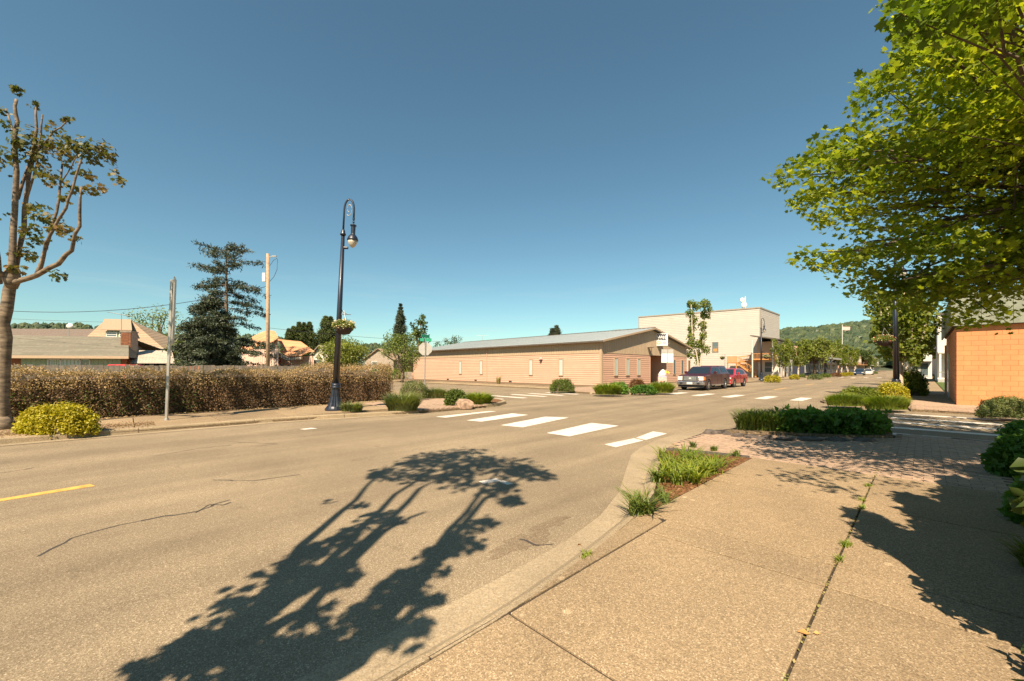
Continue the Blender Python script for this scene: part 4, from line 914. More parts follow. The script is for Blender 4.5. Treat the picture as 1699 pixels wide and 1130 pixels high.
def text_mesh(txt, size, mat, name='lettering', parent=None, loc=(0,0,0), rot=(0,0,0), bold=.004):
    cu = D.curves.new(name, 'FONT'); cu.body = txt; cu.size = size; cu.align_x = 'CENTER'; cu.align_y = 'CENTER'; cu.extrude = .004; cu.offset = bold
    o = D.objects.new(name, cu); C.objects.link(o); dg = bpy.context.evaluated_depsgraph_get(); me = D.meshes.new_from_object(o.evaluated_get(dg)); D.objects.remove(o)
    me.materials.clear(); me.materials.append(M[mat]); return link(name, me, parent, loc, rot)
def octagon(r): return [(r*math.cos(PI/8+k*PI/4), r*math.sin(PI/8+k*PI/4)) for k in range(8)]
def plate(pts, t=.006): # sheet in the XZ plane, facing -Y
    m = MB(); m.slab([(p[0], 0, p[1]) for p in pts], (0, t, 0)); return m
# stop sign seen from behind
d = F*(H-.12)/(656-HY); b_ = W((705-CX)/F*d, d, .12); rt = empty('stop_sign', b_, TH+.25, 'stop sign seen from its grey back with two green street name blades', 'road sign')
rt.rotation_euler = (0, math.radians(.8), TH+.2)
MB().tube([(0,0,0),(0,0,3.25)], .03, 8).build('post', 'steel', rt)
MB().slab([(x, .045, 2.62+z) for x, z in octagon(.39)], (0,.006,0)).build('sign_plate', 'sign_back', rt)
MB().slab([(x, .054, 2.62+z) for x, z in octagon(.38)], (0,.003,0)).build('sign_face', 'sign_red', rt)
text_mesh('STOP', .27, 'white_paint', parent=rt, loc=(0,.062,2.62), rot=(PI/2,0,PI))
MB().box(-.3,.34,-.01,.01,3.05,3.22).build('name_blade', 'sign_green', rt)
o = MB().box(-.35,.35,-.01,.01,3.25,3.42).build('name_blade', 'sign_green', rt); o.rotation_euler = (0,0,.9)
# small stop sign by the salmon house
d = 44; b_ = W((463.5-CX)/F*d, d, 0); rt = empty('stop_sign', b_, TH-.25, 'small red stop sign facing the camera in front of the salmon house', 'road sign')
MB().tube([(0,0,0),(0,0,2.9)], .03, 8).build('post', 'steel', rt)
MB().slab([(x, -.045, 2.52+z) for x, z in octagon(.3)], (0,.006,0)).build('sign_plate', 'sign_red', rt)
text_mesh('STOP', .22, 'white_paint', parent=rt, loc=(0,-.052,2.52), rot=(PI/2,0,0))
# tall post with an edge-on plate, left
d = F*(H-.12)/(697-HY); b_ = W((276.5-CX)/F*d, d, .12); rt = empty('road_sign', b_, TH, 'tall galvanised sign post whose plate is seen almost edge on', 'road sign'); rt.rotation_euler = (0, math.radians(2.3), TH)
MB().box(-.035,.035,-.02,.02,0,4.15).build('post', 'steel', rt)
o = MB().box(-.012,.012,-.38,.38,2.25,4.2).build('sign_plate', 'sign_back', rt); o.rotation_euler = (0,0,math.radians(37)); o.location = (.045,.06,0)
o = MB().lathe([(.07,0),(.06,.05)], 8).build('post_foot', 'steel', rt)
# white sign seen from behind in front of the hall
d = F*(H-.12)/(647-HY); b_ = W((1107.8-CX)/F*d, d, .12); rt = empty('road_sign', b_, TH, 'blank white square road sign on a thin post before the hall entrance', 'road sign')
MB().tube([(0,-.03,0),(0,-.03,2.95)], .022, 8).build('post', 'steel', rt)
MB().box(-.42,.42,0,.01,1.92,2.58).build('sign_plate', 'white_paint', rt); MB().box(-.42,.42,0,.01,2.6,2.87).build('upper_plate', 'sign_back', rt)
# utility pole with box, lamp arm and wires
d = 33; b_ = W((445-CX)/F*d, d, 0); up_ = empty('utility_pole', b_, TH, 'brown wooden utility pole between the spruce and the street lamp', 'utility pole')
ht = H+(HY-421)/F*d
MB().tube([(0,0,0),(0,0,ht)], [.15,.115], 12).build('pole', 'pole_wood', up_, smooth=True)
MB().box(-.42,-.17,-.1,.1,ht-2.3,ht-1.6).build('transformer_box', 'white_paint', up_)
MB().tube([(.1,0,ht-.3),(.55,0,ht-.2)], .03, 6).box(.35,.7,-.06,.06,ht-.26,ht-.16).build('lamp_arm', 'steel', up_)
MB().tube([(.7,0,ht-.35),(.8,0,ht-.5),(.76,0,ht-1.3),(.5,0,ht-1.9),(.15,0,ht-2.3)], .018, 5).tube([(.15,0,ht-1.0),(.5,0,ht-.5),(.75,0,ht-.4)], .015, 5).build('service_cable', 'ink_black', up_)
MB().tube([(-.2,0,ht-2.8),(.1,0,ht-2.8)], .02, 6).build('insulator', 'steel', up_)
def wire(name, a, b_, sag, label, r=.012):
    pts = [a.lerp(b_, t)-Vector((0,0,sag*4*t*(1-t))) for t in np.linspace(0, 1, 14)]; tag(MB().tube(pts, r, 4).build(name, 'ink_black'), label, 'wire')
wire('overhead_wire', P(444, 475, 33), P(-60, 510, 33), 1.1, 'dark overhead wire running left from the utility pole past the spruce', .022)
wire('overhead_wire', P(0, 528, 60), P(320, 536, 70), .2, 'faint overhead wire above the left roofs', .018)
wire('overhead_wire', P(446, 544, 60), P(800, 568, 80), .5, 'thin overhead wire behind the lamp crossing to the fir tree', .022)
wire('overhead_wire', P(446, 574, 34), P(560, 575, 50), .2, 'low wire crossing in front of the salmon house', .012)

# ------------------------------------------------------------------ the hall
HX, HY0, HL, HW = -19.9, 30.45, 32.0, 18.4            # corner nearest the crossing, length along -X, width along +Y
EH, PH, BH = 4.06, 5.75, 2.93
hall = empty('hall', (HX, HY0, .1), 0, 'long single storey hall with peach lap siding, tan upper band and pale metal roof', 'building')
hm = HW/2+.3
# core walls (the recess for the entrance is left open)
ry0, ry1 = 9.0, 12.9
MB().box(-HL,-.03,.03,ry0,0,EH-.1).box(-HL,-.03,ry1,HW,0,EH-.1).box(-HL,-2.2,ry0,ry1,0,EH-.1).box(-2.2,-.03,ry0,ry1,2.95,EH-.1).slab([(-.03,.03,EH-.1),(-.03,HW,EH-.1),(-.03,hm,PH-.12)], (-HL+.03,0,0)).build('wall', 'siding_pink', hall)
nb = 15; st = BH/nb
def board(x0, x1, y0, y1, z, side, par):
    m = MB()
    if side == 's': m.slab([(x0,0,z),(x0,0,z+st),(x0,-.012,z+st),(x0,-.04,z+.012),(x0,-.036,z)], (x1-x0,0,0))
    else: m.slab([(0,y0,z),(0,y0,z+st),(.012,y0,z+st),(.04,y0,z+.012),(.036,y0,z)], (0,y1-y0,0))
    return m.build('siding_board', 'siding_pink', par)
for k in range(nb):
    xs = [-HL, -26.5+(k%3)*1.3, -20+(k%2)*1.1, -12.5-(k%4)*.7, -6+(k%3)*.9, -.02]
    for a, b_ in zip(xs[:-1], xs[1:]): board(a+.003, b_-.003, 0, 0, k*st, 's', hall)
    board(0, 0, .02, 4.7+(k%2)*.5, k*st, 'e', hall); board(0, 0, 4.706+(k%2)*.5, ry0, k*st, 'e', hall)
    board(0, 0, ry1, HW, k*st, 'e', hall)
for k in range(int(HL/.305)): x = -HL+k*.305; MB().box(x+.03,x+.285,-.03,.0,BH+.03,EH-.16).build('wall_panel', 'panel_tan', hall)
MB().box(-HL,-.0,-.008,.0,BH+.03,EH-.16).build('panel_backing', 'trim_tan', hall)
def gz(y): return EH+(PH-EH)*(1-abs(y-hm)/hm)-.18
for k in range(int(HW/.305)):
    y0 = k*.305+.03; y1 = y0+.255
    MB().slab([(0,y0,BH+.03),(0,y1,BH+.03),(0,y1,gz(y1)),(0,y0,gz(y0))], (.03,0,0)).build('wall_panel', 'panel_tan', hall)
MB().slab([(0,0.02,BH+.03),(0,HW,BH+.03),(0,HW,gz(HW)),(0,hm,gz(hm)),(0,.02,gz(.02))], (.01,0,0)).build('panel_backing', 'trim_tan', hall)
MB().box(-HL,.02,-.055,-.0,BH-.02,BH+.04).box(0,.055,0,HW,BH-.02,BH+.04).build('band_trim', 'trim_tan', hall)
MB().box(-.14,.06,-.06,.14,0,EH-.15).build('corner_trim', 'trim_tan', hall)
MB().box(-HL-.05,-HL+.12,-.06,.1,0,EH-.15).build('corner_trim', 'siding_pink', hall)
MB().box(-HL,-.0,.01,.03,-.05,.02).build('plinth', 'trim_brown', hall)
# roof of long metal sheets
for s_ in (0, 1):
    ya, yb_ = (-.45, hm) if s_ == 0 else (HW+.45+.3, hm)
    za = EH-.06
    for k in range(34):
        x0 = -HL-.3+k*.962; x1 = x0+.955
        q = [(x0,ya,za),(x1,ya,za),(x1,yb_,PH+.02),(x0,yb_,PH+.02)]
        m = MB().slab(q, (0,0,.03))
        for rx in (x0+.02, x0+.48): m.slab([(rx,ya,za+.031),(rx+.035,ya,za+.031),(rx+.035,yb_,PH+.051),(rx,yb_,PH+.051)], (0,0,.03))
        m.build('roof_sheet', 'roof_metal', hall)
MB().slab([(.41,-.45,EH-.2),(.41,hm,PH-.12),(.41,HW+.75,EH-.2),(.41,HW+.75,EH-.03),(.41,hm,PH+.06),(.41,-.45,EH-.03)], (.05,0,0)).build('rake_trim', 'trim_tan', hall)
MB().box(-HL-.3,.46,-.52,-.455,EH-.2,EH-.07).build('gutter', 'roof_edge', hall)
MB().box(-HL-.3,.4,hm-.15,hm+.15,PH+.05,PH+.11).build('ridge_cap', 'roof_edge', hall)
MB().box(-HL-.25,.38,-.44,.0,EH-.17,EH-.14).build('soffit', 'trim_brown', hall)
MB().box(-15.6,-15.54,-.1,-.04,0,EH-.2).build('downpipe', 'siding_pink', hall)
def window(par, side, c_, w, z0, z1, fm='trim_tan', gm='glass_pale', p=0, mid=False):
    if par is hall: p = -.035 if side == 's' else .035
    f_ = MB(); t = .07
    if side == 's':
        f_.box(c_-w/2-t,c_-w/2,p-.07,p-.0,z0-t,z1+t).box(c_+w/2,c_+w/2+t,p-.07,p,z0-t,z1+t).box(c_-w/2,c_+w/2,p-.07,p,z0-t,z0).box(c_-w/2,c_+w/2,p-.07,p,z1,z1+t)
        if mid: f_.box(c_-w/2,c_+w/2,p-.06,p,(z0+z1)/2-.03,(z0+z1)/2+.03)
        o = f_.build('window', fm, par); MB().box(c_-w/2,c_+w/2,p-.045,p,z0,z1).build('pane', gm, o)
    else:
        f_.box(p,p+.07,c_-w/2-t,c_-w/2,z0-t,z1+t).box(p,p+.07,c_+w/2,c_+w/2+t,z0-t,z1+t).box(p,p+.07,c_-w/2,c_+w/2,z0-t,z0).box(p,p+.07,c_-w/2,c_+w/2,z1,z1+t)
        if mid: f_.box(p,p+.06,c_-w/2,c_+w/2,(z0+z1)/2-.03,(z0+z1)/2+.03)
        o = f_.build('window', fm, par); MB().box(p,p+.045,c_-w/2,c_+w/2,z0,z1).build('pane', gm, o)
    return o
for px_ in (765, 799.5, 882, 932): dd0, X_ = atY(px_, HY0); window(hall, 's', X_-HX, .42, .88, 2.42)
for px_ in (1021.5, 1041, 1059.5, 1118.5, 1131.5, 1143): dd0, Y_ = atX(px_, HX); window(hall, 'e', Y_-HY0, .5, .9, 2.45, gm='glass_pale' if px_ < 1100 else 'glass')
for px_ in (744, 790, 847.5): dd0, X_ = atY(px_, HY0); MB().box(X_-HX-.22,X_-HX+.22,-.045,-.0,.03,.17).build('vent', 'dark', hall)
dd0, X_ = atY(899, HY0); MB().box(X_-HX-.2,X_-HX+.2,-.16,-.0,2.45,2.66).build('wall_light', 'statue_pink', hall); MB().box(X_-HX-.12,X_-HX+.12,-.22,-.03,2.28,2.42).build('lamp_shade', 'basket_dark', hall)
# entrance recess
MB().box(-2.19,-2.13,ry0,ry1,0,2.95).build('recess_wall', 'siding_pink', hall)
for k in range(14): MB().box(-2.13,-2.1,ry0,ry1,k*.2+.01,k*.2+.185).build('siding_board', 'siding_pink', hall)
MB().box(-2.1,-2.04,ry0+1.5,ry0+2.5,0,2.1).build('door', 'trim_brown', hall)
MB().box(-2.09,.02,ry0+.003,ry0+.03,0,2.94).box(-2.09,.02,ry1-.03,ry1-.003,0,2.94).box(.001,.05,ry0+.032,ry0+.1,0,2.94).build('recess_trim', 'siding_pink', hall)
MB().box(-HL-1.6,-HL-.02,.6,1.6,.0,.0+.9).build('annex_box', 'siding_pink', hall)
# hall sign on a bracket
dd0, Y_ = atX(1099, HX+.5); sg = empty('hall_sign', (HX+.45, Y_, 4.05), 0, 'white square hall sign with black lettering and two round emblems on the gable', 'sign')
a_ = TH*.55
sg.rotation_euler = (0, 0, a_)
MB().box(-.62,.62,-.07,.07,.0,1.34).build('sign_box', 'white_paint', sg)
text_mesh('VFW', .40, 'ink_black', parent=sg, loc=(0,-.078,1.1), rot=(PI/2,0,0), bold=.028); text_mesh('HALL', .36, 'ink_black', parent=sg, loc=(0,-.078,.74), rot=(PI/2,0,0), bold=.026)
def disc(r, n=20): return [(r*math.cos(2*PI*k/n), r*math.sin(2*PI*k/n)) for k in range(n)]
for sx, mt, m2 in ((-.28,'emblem_orange','white_paint'),(.28,'emblem_blue','sign_back')):
    o = MB().slab([(sx+x, -.072, .33+z) for x, z in disc(.19)], (0,-.006,0)).build('emblem', mt, sg)
    star = [((.15 if k % 2 == 0 else .07)*math.sin(k*PI/(4 if sx < 0 else 5)), (.15 if k % 2 == 0 else .07)*math.cos(k*PI/(4 if sx < 0 else 5))) for k in range(8 if sx < 0 else 10)]
    MB().slab([(sx+x, -.08, .33+z) for x, z in star], (0,-.004,0)).build('emblem_star', m2, o)
MB().tube([(.5,.1,-.02),(-.2,.45,-.02)], .03, 6).tube([(.62,0,.2),(.85,-.1,.3)], .02, 6).build('bracket', 'steel', sg)
# dish on the gable
dd0, Y_ = atX(1081, HX+.3); ds = empty('satellite_dish', (HX+.12, Y_, 3.4), 0, 'small satellite dish and bracket on the gable left of the hall sign', 'satellite dish')
MB().lathe([(.03,0),(.2,.02),(.36,.09),(.36,.1)], 16, (.25,-.1,.35)).build('dish', 'sign_back', ds); MB().tube([(0,0,-.2),(.25,-.05,0),(.25,-.1,.35)], .025, 6).build('mount', 'ink_black', ds)
# painted eagle shaped drop box in the entrance
q = P(1084, 630, 41); st_ = empty('eagle_figure', (HX+.9, ry0+HY0+.9, .12), .6, 'painted eagle head figure with yellow beak standing in the hall entrance', 'figure')
MB().box(-.42,.42,-.38,.38,.22,.62).build('base_band', 'statue_pink', st_); MB().box(-.4,.4,-.36,.36,.62,.74).build('stripe', 'emblem_blue', st_)
for a in (-.33,.33):
    for b_ in (-.3,.3): MB().box(a-.06,a+.06,b_-.06,b_+.06,0,.22).build('leg', 'white_paint', st_)
bm = bmesh.new(); bmesh.ops.create_icosphere(bm, subdivisions=3, radius=1)
for v in bm.verts:
    t = max(0, v.co.z); v.co = Vector((v.co.x*.42*(1-.25*t)+.12*t, v.co.y*.36*(1-.3*t), .74+.68*t+min(0, v.co.z)*.02))
me = D.meshes.new('head'); bm.to_mesh(me); bm.free(); me.materials.append(M['white_paint']); o = link('head', me, st_)
for p_ in me.polygons: p_.use_smooth = True
MB().slab([(.25,-.1,1.3),(.62,-.08,1.24),(.78,-.05,1.08),(.74,-.04,.92),(.6,-.06,1.02),(.28,-.1,1.0)], (0,.18,0)).build('beak', 'beak_yellow', st_)
MB().box(.2,.26,-.36,-.3,1.12,1.18).build('eye', 'ink_black', st_)
d = 56; q = P(694, 620, 54)
ac = empty('air_conditioner', (HX-HL-.9, HY0-.9, .1), 0, 'grey outdoor unit at the left end of the hall', 'air conditioner'); MB().box(-1.1,-.05,-.5,.5,0,1.0).box(.02,1.1,-.5,.5,0,1.0).build('casing', 'sign_back', ac)
for k in range(6): MB().box(-1.05,1.05,-.52,-.505,.12+k*.14,.17+k*.14).build('grille_slat', 'steel', ac)
# antenna behind the hall roof and conduit weed
for (px_, py_, lb) in ((801, 557, 'thin television aerial above the left part of the hall roof'), (1027, 547, 'flat aerial above the hall roof near the ridge')):
    q = P(px_, py_, 62); r_ = empty('aerial', q, TH, lb, 'aerial'); MB().tube([(0,0,-2),(0,0,0)], .02, 5).tube([(-.9,0,0),(.9,0,.02)], .02, 5).build('mast', 'steel', r_)
    for k in range(6): MB().tube([(-.8+k*.32,-.25,.02),(-.8+k*.32,.25,.02)], .012, 4).build('element', 'steel', r_)
strokes('dry_weed', 824, 831, 637, 620, 'grass_dry', 60, .03, 'dry brown weed growing against the long hall wall', 300, dep=.7, lean=.4)

# ------------------------------------------------------------------ tall cream building, stairs and small shop
TX, TY = -20.0, 80.5
tall = empty('tall_building', (TX, TY, .1), 0, 'tall windowless cream sided building with flat roof behind the hall', 'building')
dA, xl_ = atY(1060.5, TY); dB, yb2 = atX(1293.5, TX); wT = yb2-TY; lT = TX-xl_; dC, _ = atX(1264, TX)
hT = H+(HY-512.5)/F*dC-.1; hL = H+(HY-527)/F*dA-.1
MB().slab([(0,.03,0),(-lT,.03,0),(-lT,.03,hL),(0,.03,hT)], (0,wT,0)).build('wall', 'siding_cream', tall)
nB = 36
for k in range(nB):
    z0 = k*hT/nB; z1 = (k+1)*hT/nB; zl0 = k*hL/nB; zl1 = (k+1)*hL/nB
    cuts = [0, lT*(.27+.1*(k % 3)), lT*(.62+.07*(k % 2)), lT]
    for a, b_ in zip(cuts[:-1], cuts[1:]):
        za, zb = lambda t: z0+(zl0-z0)*t/lT, lambda t: z1+(zl1-z1)*t/lT
        MB().slab([(-a-.01,0,za(a)),(-b_+.01,0,za(b_)),(-b_+.01,0,zb(b_)-.035),(-a-.01,0,zb(a)-.035)], (0,-.035,0)).build('siding_board', 'siding_cream', tall)
    MB().slab([(0.0,.06,z0),(0.0,wT,z0),(0.0,wT,z1-.035),(0.0,.06,z1-.035)], (.035,0,0)).build('siding_board', 'siding_cream', tall)
MB().slab([(.1,-.12,hT),(-lT-.1,-.12,hL),(-lT-.1,-.12,hL+.22),(.1,-.12,hT+.22)], (0,wT+.2,0)).build('roof_edge', 'trim_brown', tall)
MB().box(-.02,.08,-.08,.05,0,hT).build('corner_trim', 'trim_brown', tall); MB().box(-lT-.06,-lT+.1,-.08,.05,0,hL).build('corner_trim', 'trim_brown', tall)
dW, xW = atY(1187.5, TY); z0 = H+(HY-584)/F*dW-.1; z1 = H+(HY-568)/F*dW-.1; window(tall, 's', xW-TX, 1.0, z0, z1, 'trim_brown', 'glass', -.03, True)
MB().box(xW-TX-.35,xW-TX+.35,-.08,-.074,z0+.1,z0+(z1-z0)*.35).build('blind', 'cedar', tall)
for (px_, py_, r_, lb) in ((1236, 506, .52, 'lower white satellite dish on the roof of the tall building'), (1233, 498, .42, 'upper cream satellite dish on the roof mast')):
    dd0, x_ = atY(px_, TY+2); rt = empty('satellite_dish', (x_, TY+1.8, H+(HY-py_)/F*dd0), TH, lb, 'satellite dish')
    bm = bmesh.new(); bmesh.ops.create_uvsphere(bm, u_segments=20, v_segments=10, radius=r_)
    for v in bm.verts: v.co.y *= .28
    me = D.meshes.new('dish'); bm.to_mesh(me); bm.free(); me.materials.append(M['white_paint']); link('dish', me, rt); MB().tube([(.1,.2,0),(.1,.2,-1.6)], .05, 6).build('mount', 'steel', rt)
dd0, x_ = atY(1237, TY+2); rt = empty('antenna', (x_, TY+2, hT), 0, 'white rod antenna between the roof dishes', 'antenna'); MB().tube([(0,0,0),(0,0,H+(HY-492)/F*dd0-hT)], .09, 8).build('rod', 'white_paint', rt)
# shop in front of it
SX = -17.0; dS, yS = atX(1291, SX); dE, yE = atX(1316, SX); hS = H+(HY-566)/F*dE
shop = empty('white_shop', (SX, yS, .1), 0, 'small two storey white shop with brown eave and upstairs balcony beside the stairs', 'building')
LS = yE-yS; hs = 6.4
MB().box(-2.9,0,0,LS,0,hs-.3).build('wall', 'white_wall', shop)
MB().slab([(-3.2,-3.6,hs+.55),(.8,-3.6,hs-.25),(.8,LS+.4,hs-.25),(-3.2,LS+.4,hs+.55)], (0,0,.18)).build('roof', 'roof_edge', shop)
MB().box(.0,.06,0,LS,3.3,3.5).build('cornice', 'trim_brown', shop)
for k in range(4): window(shop, 'e', 1.0+k*LS/4.4, .95, 4.0, 5.4, 'white_paint', 'glass', .0)
for k in (0, 2, 3): window(shop, 'e', 1.1+k*LS/4.3, 1.3, .9, 2.4, 'white_paint', 'glass', .0, True)
o = MB().box(0,.06,LS*.42,LS*.42+1.1,0,2.3).build('door', 'dark', shop); MB().box(.061,.09,LS*.42+.12,LS*.42+.2,1.0,1.15).build('handle', 'steel', o)
window(shop, 's', -1.3, 1.2, .9, 2.6, 'white_paint', 'glass', .0, True); window(shop, 's', -1.3, 1.1, 4.0, 5.4, 'trim_brown', 'glass', .0)
MB().box(-3,.1,-3.4,-.05,2.95,3.15).build('balcony_floor', 'cedar', shop)
MB().box(-3,.1,-3.42,-3.36,3.95,4.03).box(.04,.1,-3.36,0,3.95,4.03).build('balcony_rail', 'cedar', shop)
for k in range(16): MB().box(-2.95+k*.2,-2.91+k*.2,-3.41,-3.37,3.15,3.95).build('baluster', 'cedar', shop)
for k in range(16): MB().box(.05,.09,-3.3+k*.2,-3.26+k*.2,3.15,3.95).build('baluster', 'cedar', shop)
for x_ in (-2.9, .02): MB().box(x_-.08,x_+.08,-3.42,-3.26,0,hs-.1).build('post', 'white_wall', shop)
MB().box(-3,0,-.1,-.05,3.15,hs-.3).build('balcony_back', 'panel_tan', shop)
# stairs up to it
sy = TY-1.6; stw = empty('wooden_staircase', (-20, sy, .1), 0, 'orange cedar staircase with a landing turning up to the balcony', 'staircase')
dl1, xa = atY(1258, sy); dl2, xb = atY(1226, sy); dl3, xc_ = atY(1210, sy); dl4, xd_ = atY(1262, sy)
zl = H+(HY-603)/F*dl2-.1+.2
def flight(xs, zs, xe, ze, y0, w, mat='cedar', n_=10):
    for k in range(n_):
        t = (k+.5)/n_; x_ = xs+(xe-xs)*t; z_ = zs+(ze-zs)*(k+1)/n_; hw = abs(xe-xs)/n_/2
        MB().box(x_-hw-.02,x_+hw+.02,y0,y0+w,z_-.06,z_).build('tread', mat, stw)
    for yy_ in (y0-.05, y0+w):
        MB().slab([(xs,yy_,zs-.05),(xe,yy_,ze-.3),(xe,yy_,ze+.02),(xs,yy_,zs+.25)], (0,.05,0)).build('stringer', mat, stw)
        MB().slab([(xs,yy_,zs+.95),(xe,yy_,ze+.95),(xe,yy_,ze+1.05),(xs,yy_,zs+1.05)], (0,.06,0)).build('handrail', mat, stw)
    m_ = 14
    for k in range(m_+1):
        t = k/m_; x_ = xs+(xe-xs)*t; z_ = zs+(ze-zs)*t; MB().box(x_-.02,x_+.02,y0-.045,y0-.005,z_+.1,z_+.95).build('baluster', mat, stw)
flight(xa+20, .0, xb+20, zl, -1.1, 1.0)
MB().box(xc_+20,xb+20,-1.1,1.1,zl-.15,zl).build('landing', 'cedar', stw)
for k in range(9): x_ = xc_+20+.02+(xb-xc_-.1)*k/8; MB().box(x_,x_+.14,-1.12,-1.08,zl-.1,zl+1.0).build('landing_board', 'cedar', stw)
MB().box(xc_+20-.05,xb+20,-1.14,-1.06,zl+1.0,zl+1.07).build('handrail', 'cedar', stw)
for x_ in (xc_+20+.08, xb+20-.08): MB().box(x_-.07,x_+.07,-1.05,-.9,0,zl-.15).build('post', 'cedar', stw)
flight(xb+20, zl, xd_+20, 3.0, .1, 1.0, 'cedar', 9)
MB().box(xa+20-.1,xa+20+.06,-1.2,-1.05,0,1.2).build('newel_post', 'cedar', stw)
q = P(1199, 594, 66); hb = hanging_basket(q, 'dark flower basket hanging in front of the cream wall', 5, red=True)
pole_ = empty('basket_post', (q.x+.4, q.y, .1), 0, 'thin dark post holding the basket before the cream wall', 'post'); MB().tube([(0,0,0),(0,0,q.z+.5),(-.4,0,q.z+.62)], .05, 6).build('post', 'steel', pole_)

# ------------------------------------------------------------------ orange block building on the right
g = G(1587.5, 671.5, .12); OX, OY = g.x, g.y
ob = empty('orange_building', (OX, OY, .12), 0, 'orange painted concrete block building with green metal fascia', 'building')
dR, yR = atX(1570.5, OX); ow = yR-OY; FH = 3.28; TOP = 4.62
MB().box(.02,16,.02,ow,0,FH).build('wall', 'mortar_orange', ob)
bw, bh = .406, .205; meb = box_mesh('block', 'block_orange', .003, bw-.003, 0.012, .02, .003, bh-.003); hb_ = box_mesh('block', 'block_orange', .003, bw/2-.003, .012, .02, .003, bh-.003)
for r_ in range(16):
    x_ = 0; first = True
    while x_ < 5.6:
        if first and r_ % 2: link('block', hb_, ob, (0, -.003*rnd.random(), r_*bh)); x_ = bw/2
        else: link('block', meb, ob, (x_, -.003*rnd.random(), r_*bh)); x_ += bw
        first = False
m = MB()
for r_ in range(16):
    for k in range(26): x_ = 5.7+k*bw+(bw/2 if r_ % 2 else 0); m.box(x_+.003,x_+bw-.003,.012,.02,r_*bh+.003,(r_+1)*bh-.003)
m.build('block_field', 'block_orange', ob, kind='stuff')
ms = box_mesh('side_block', 'block_orange', 0, .02, .004, bw-.004, .004, bh-.004); m = MB()
for r_ in range(16):
    y_ = .02+(bw/2 if r_ % 2 else 0); c_ = 0
    while y_ < ow-bw:
        if c_ < 5: link('side_block', ms, ob, (-.002, y_, r_*bh))
        else: m.box(0,.02,y_+.004,y_+bw-.004,r_*bh+.004,(r_+1)*bh-.004)
        y_ += bw; c_ += 1
m.build('side_block_field', 'block_orange', ob, kind='stuff')
MB().box(-.06,16.1,-.16,ow,FH,FH+.06).build('fascia_soffit', 'dark', ob)
for k in range(40): MB().box(-.14+k*.405,.255+k*.405,-.18,-.12,FH+.02,TOP).build('fascia_panel', 'fascia_green', ob)
for k in range(30): MB().box(-.16,-.1,-.17+k*.41,.23+k*.41,FH+.02,TOP).build('fascia_panel', 'fascia_green', ob)
MB().box(-.1,16,-.1,ow,FH+.06,TOP-.1).build('roof', 'roof_edge', ob)
dD, yD = atX(1574, OX); MB().box(-.05,.0,yD-OY-1.6,yD-OY-.4,0,2.3).build('door', 'glass_pale', ob)
MB().box(-.07,.02,ow-.1,ow,0,2.9).build('corner_trim', 'sign_back', ob)

# house with steps beyond the lawn, far right
def block(name, x0, x1, y0, y1, h, mat, label, roof='roof_edge', cat='building', par=.25):
    rt = empty(name, ((x0+x1)/2, (y0+y1)/2, .08), 0, label, cat); a, b_ = (x1-x0)/2, (y1-y0)/2
    MB().box(-a,a,-b_,b_,0,h).build('wall', mat, rt); MB().box(-a-.1,a+.1,-b_-.1,b_+.1,h,h+par).build('parapet', roof, rt); return rt, a, b_
h1, a, b_ = block('cream_house', 1.2, 12, 66, 80, 7.6, 'white_wall', 'cream two storey building at the end of the right pavement')
window(h1, 's', -a+2.2, 1.3, .8, 2.7, 'white_paint', 'glass', -b_, True); window(h1, 's', -a+4.4, 1.2, .8, 2.7, 'white_paint', 'glass', -b_, True); window(h1, 's', -a+2.2, 1.2, 4.4, 6, 'white_paint', 'glass', -b_, True); window(h1, 's', -a+4.6, 1.2, 4.4, 6, 'white_paint', 'glass', -b_, True)
MB().box(-a,-a+6,-b_-2,-b_-.01,3.2,3.35).build('porch_roof', 'white_wall', h1); MB().box(-a,-a+6,-b_-2,-b_,0,.35).build('porch_floor', 'sign_back', h1)
for k in range(4): MB().box(-a+.1+k*1.9,-a+.25+k*1.9,-b_-1.95,-b_-1.8,.35,3.2).build('post', 'white_paint', h1)
MB().box(-a,-a+6,-b_-1.95,-b_-1.9,1.1,1.16).build('rail', 'steel', h1)
h2, a, b_ = block('pale_shop', -1.2+.8, 1.0, 86, 110, 3.9, 'white_paint', 'pale shop front with a white sign band past the green shrub')
MB().box(-a-.15,a,-b_-.9,-b_-.02,2.6,3.6).build('sign_band', 'white_paint', h2); window(h2, 's', -.1, .8, .5, 2.3, 'white_paint', 'glass', -b_)
simple_tree('slanted_tree', 1562, 627, 556, 42, 50, 'leaf_yew', 310, 'bark_dark', nc=30, n_=50, zfrac=.5, label='small leaning tree on the lawn beside the orange building', ls=.05)
bush('low_hedge', 1550, 1572, 629, 622, 'leaf_broad', 900, .14, 'low green hedge at the far end of the lawn', 311, dep=.4)

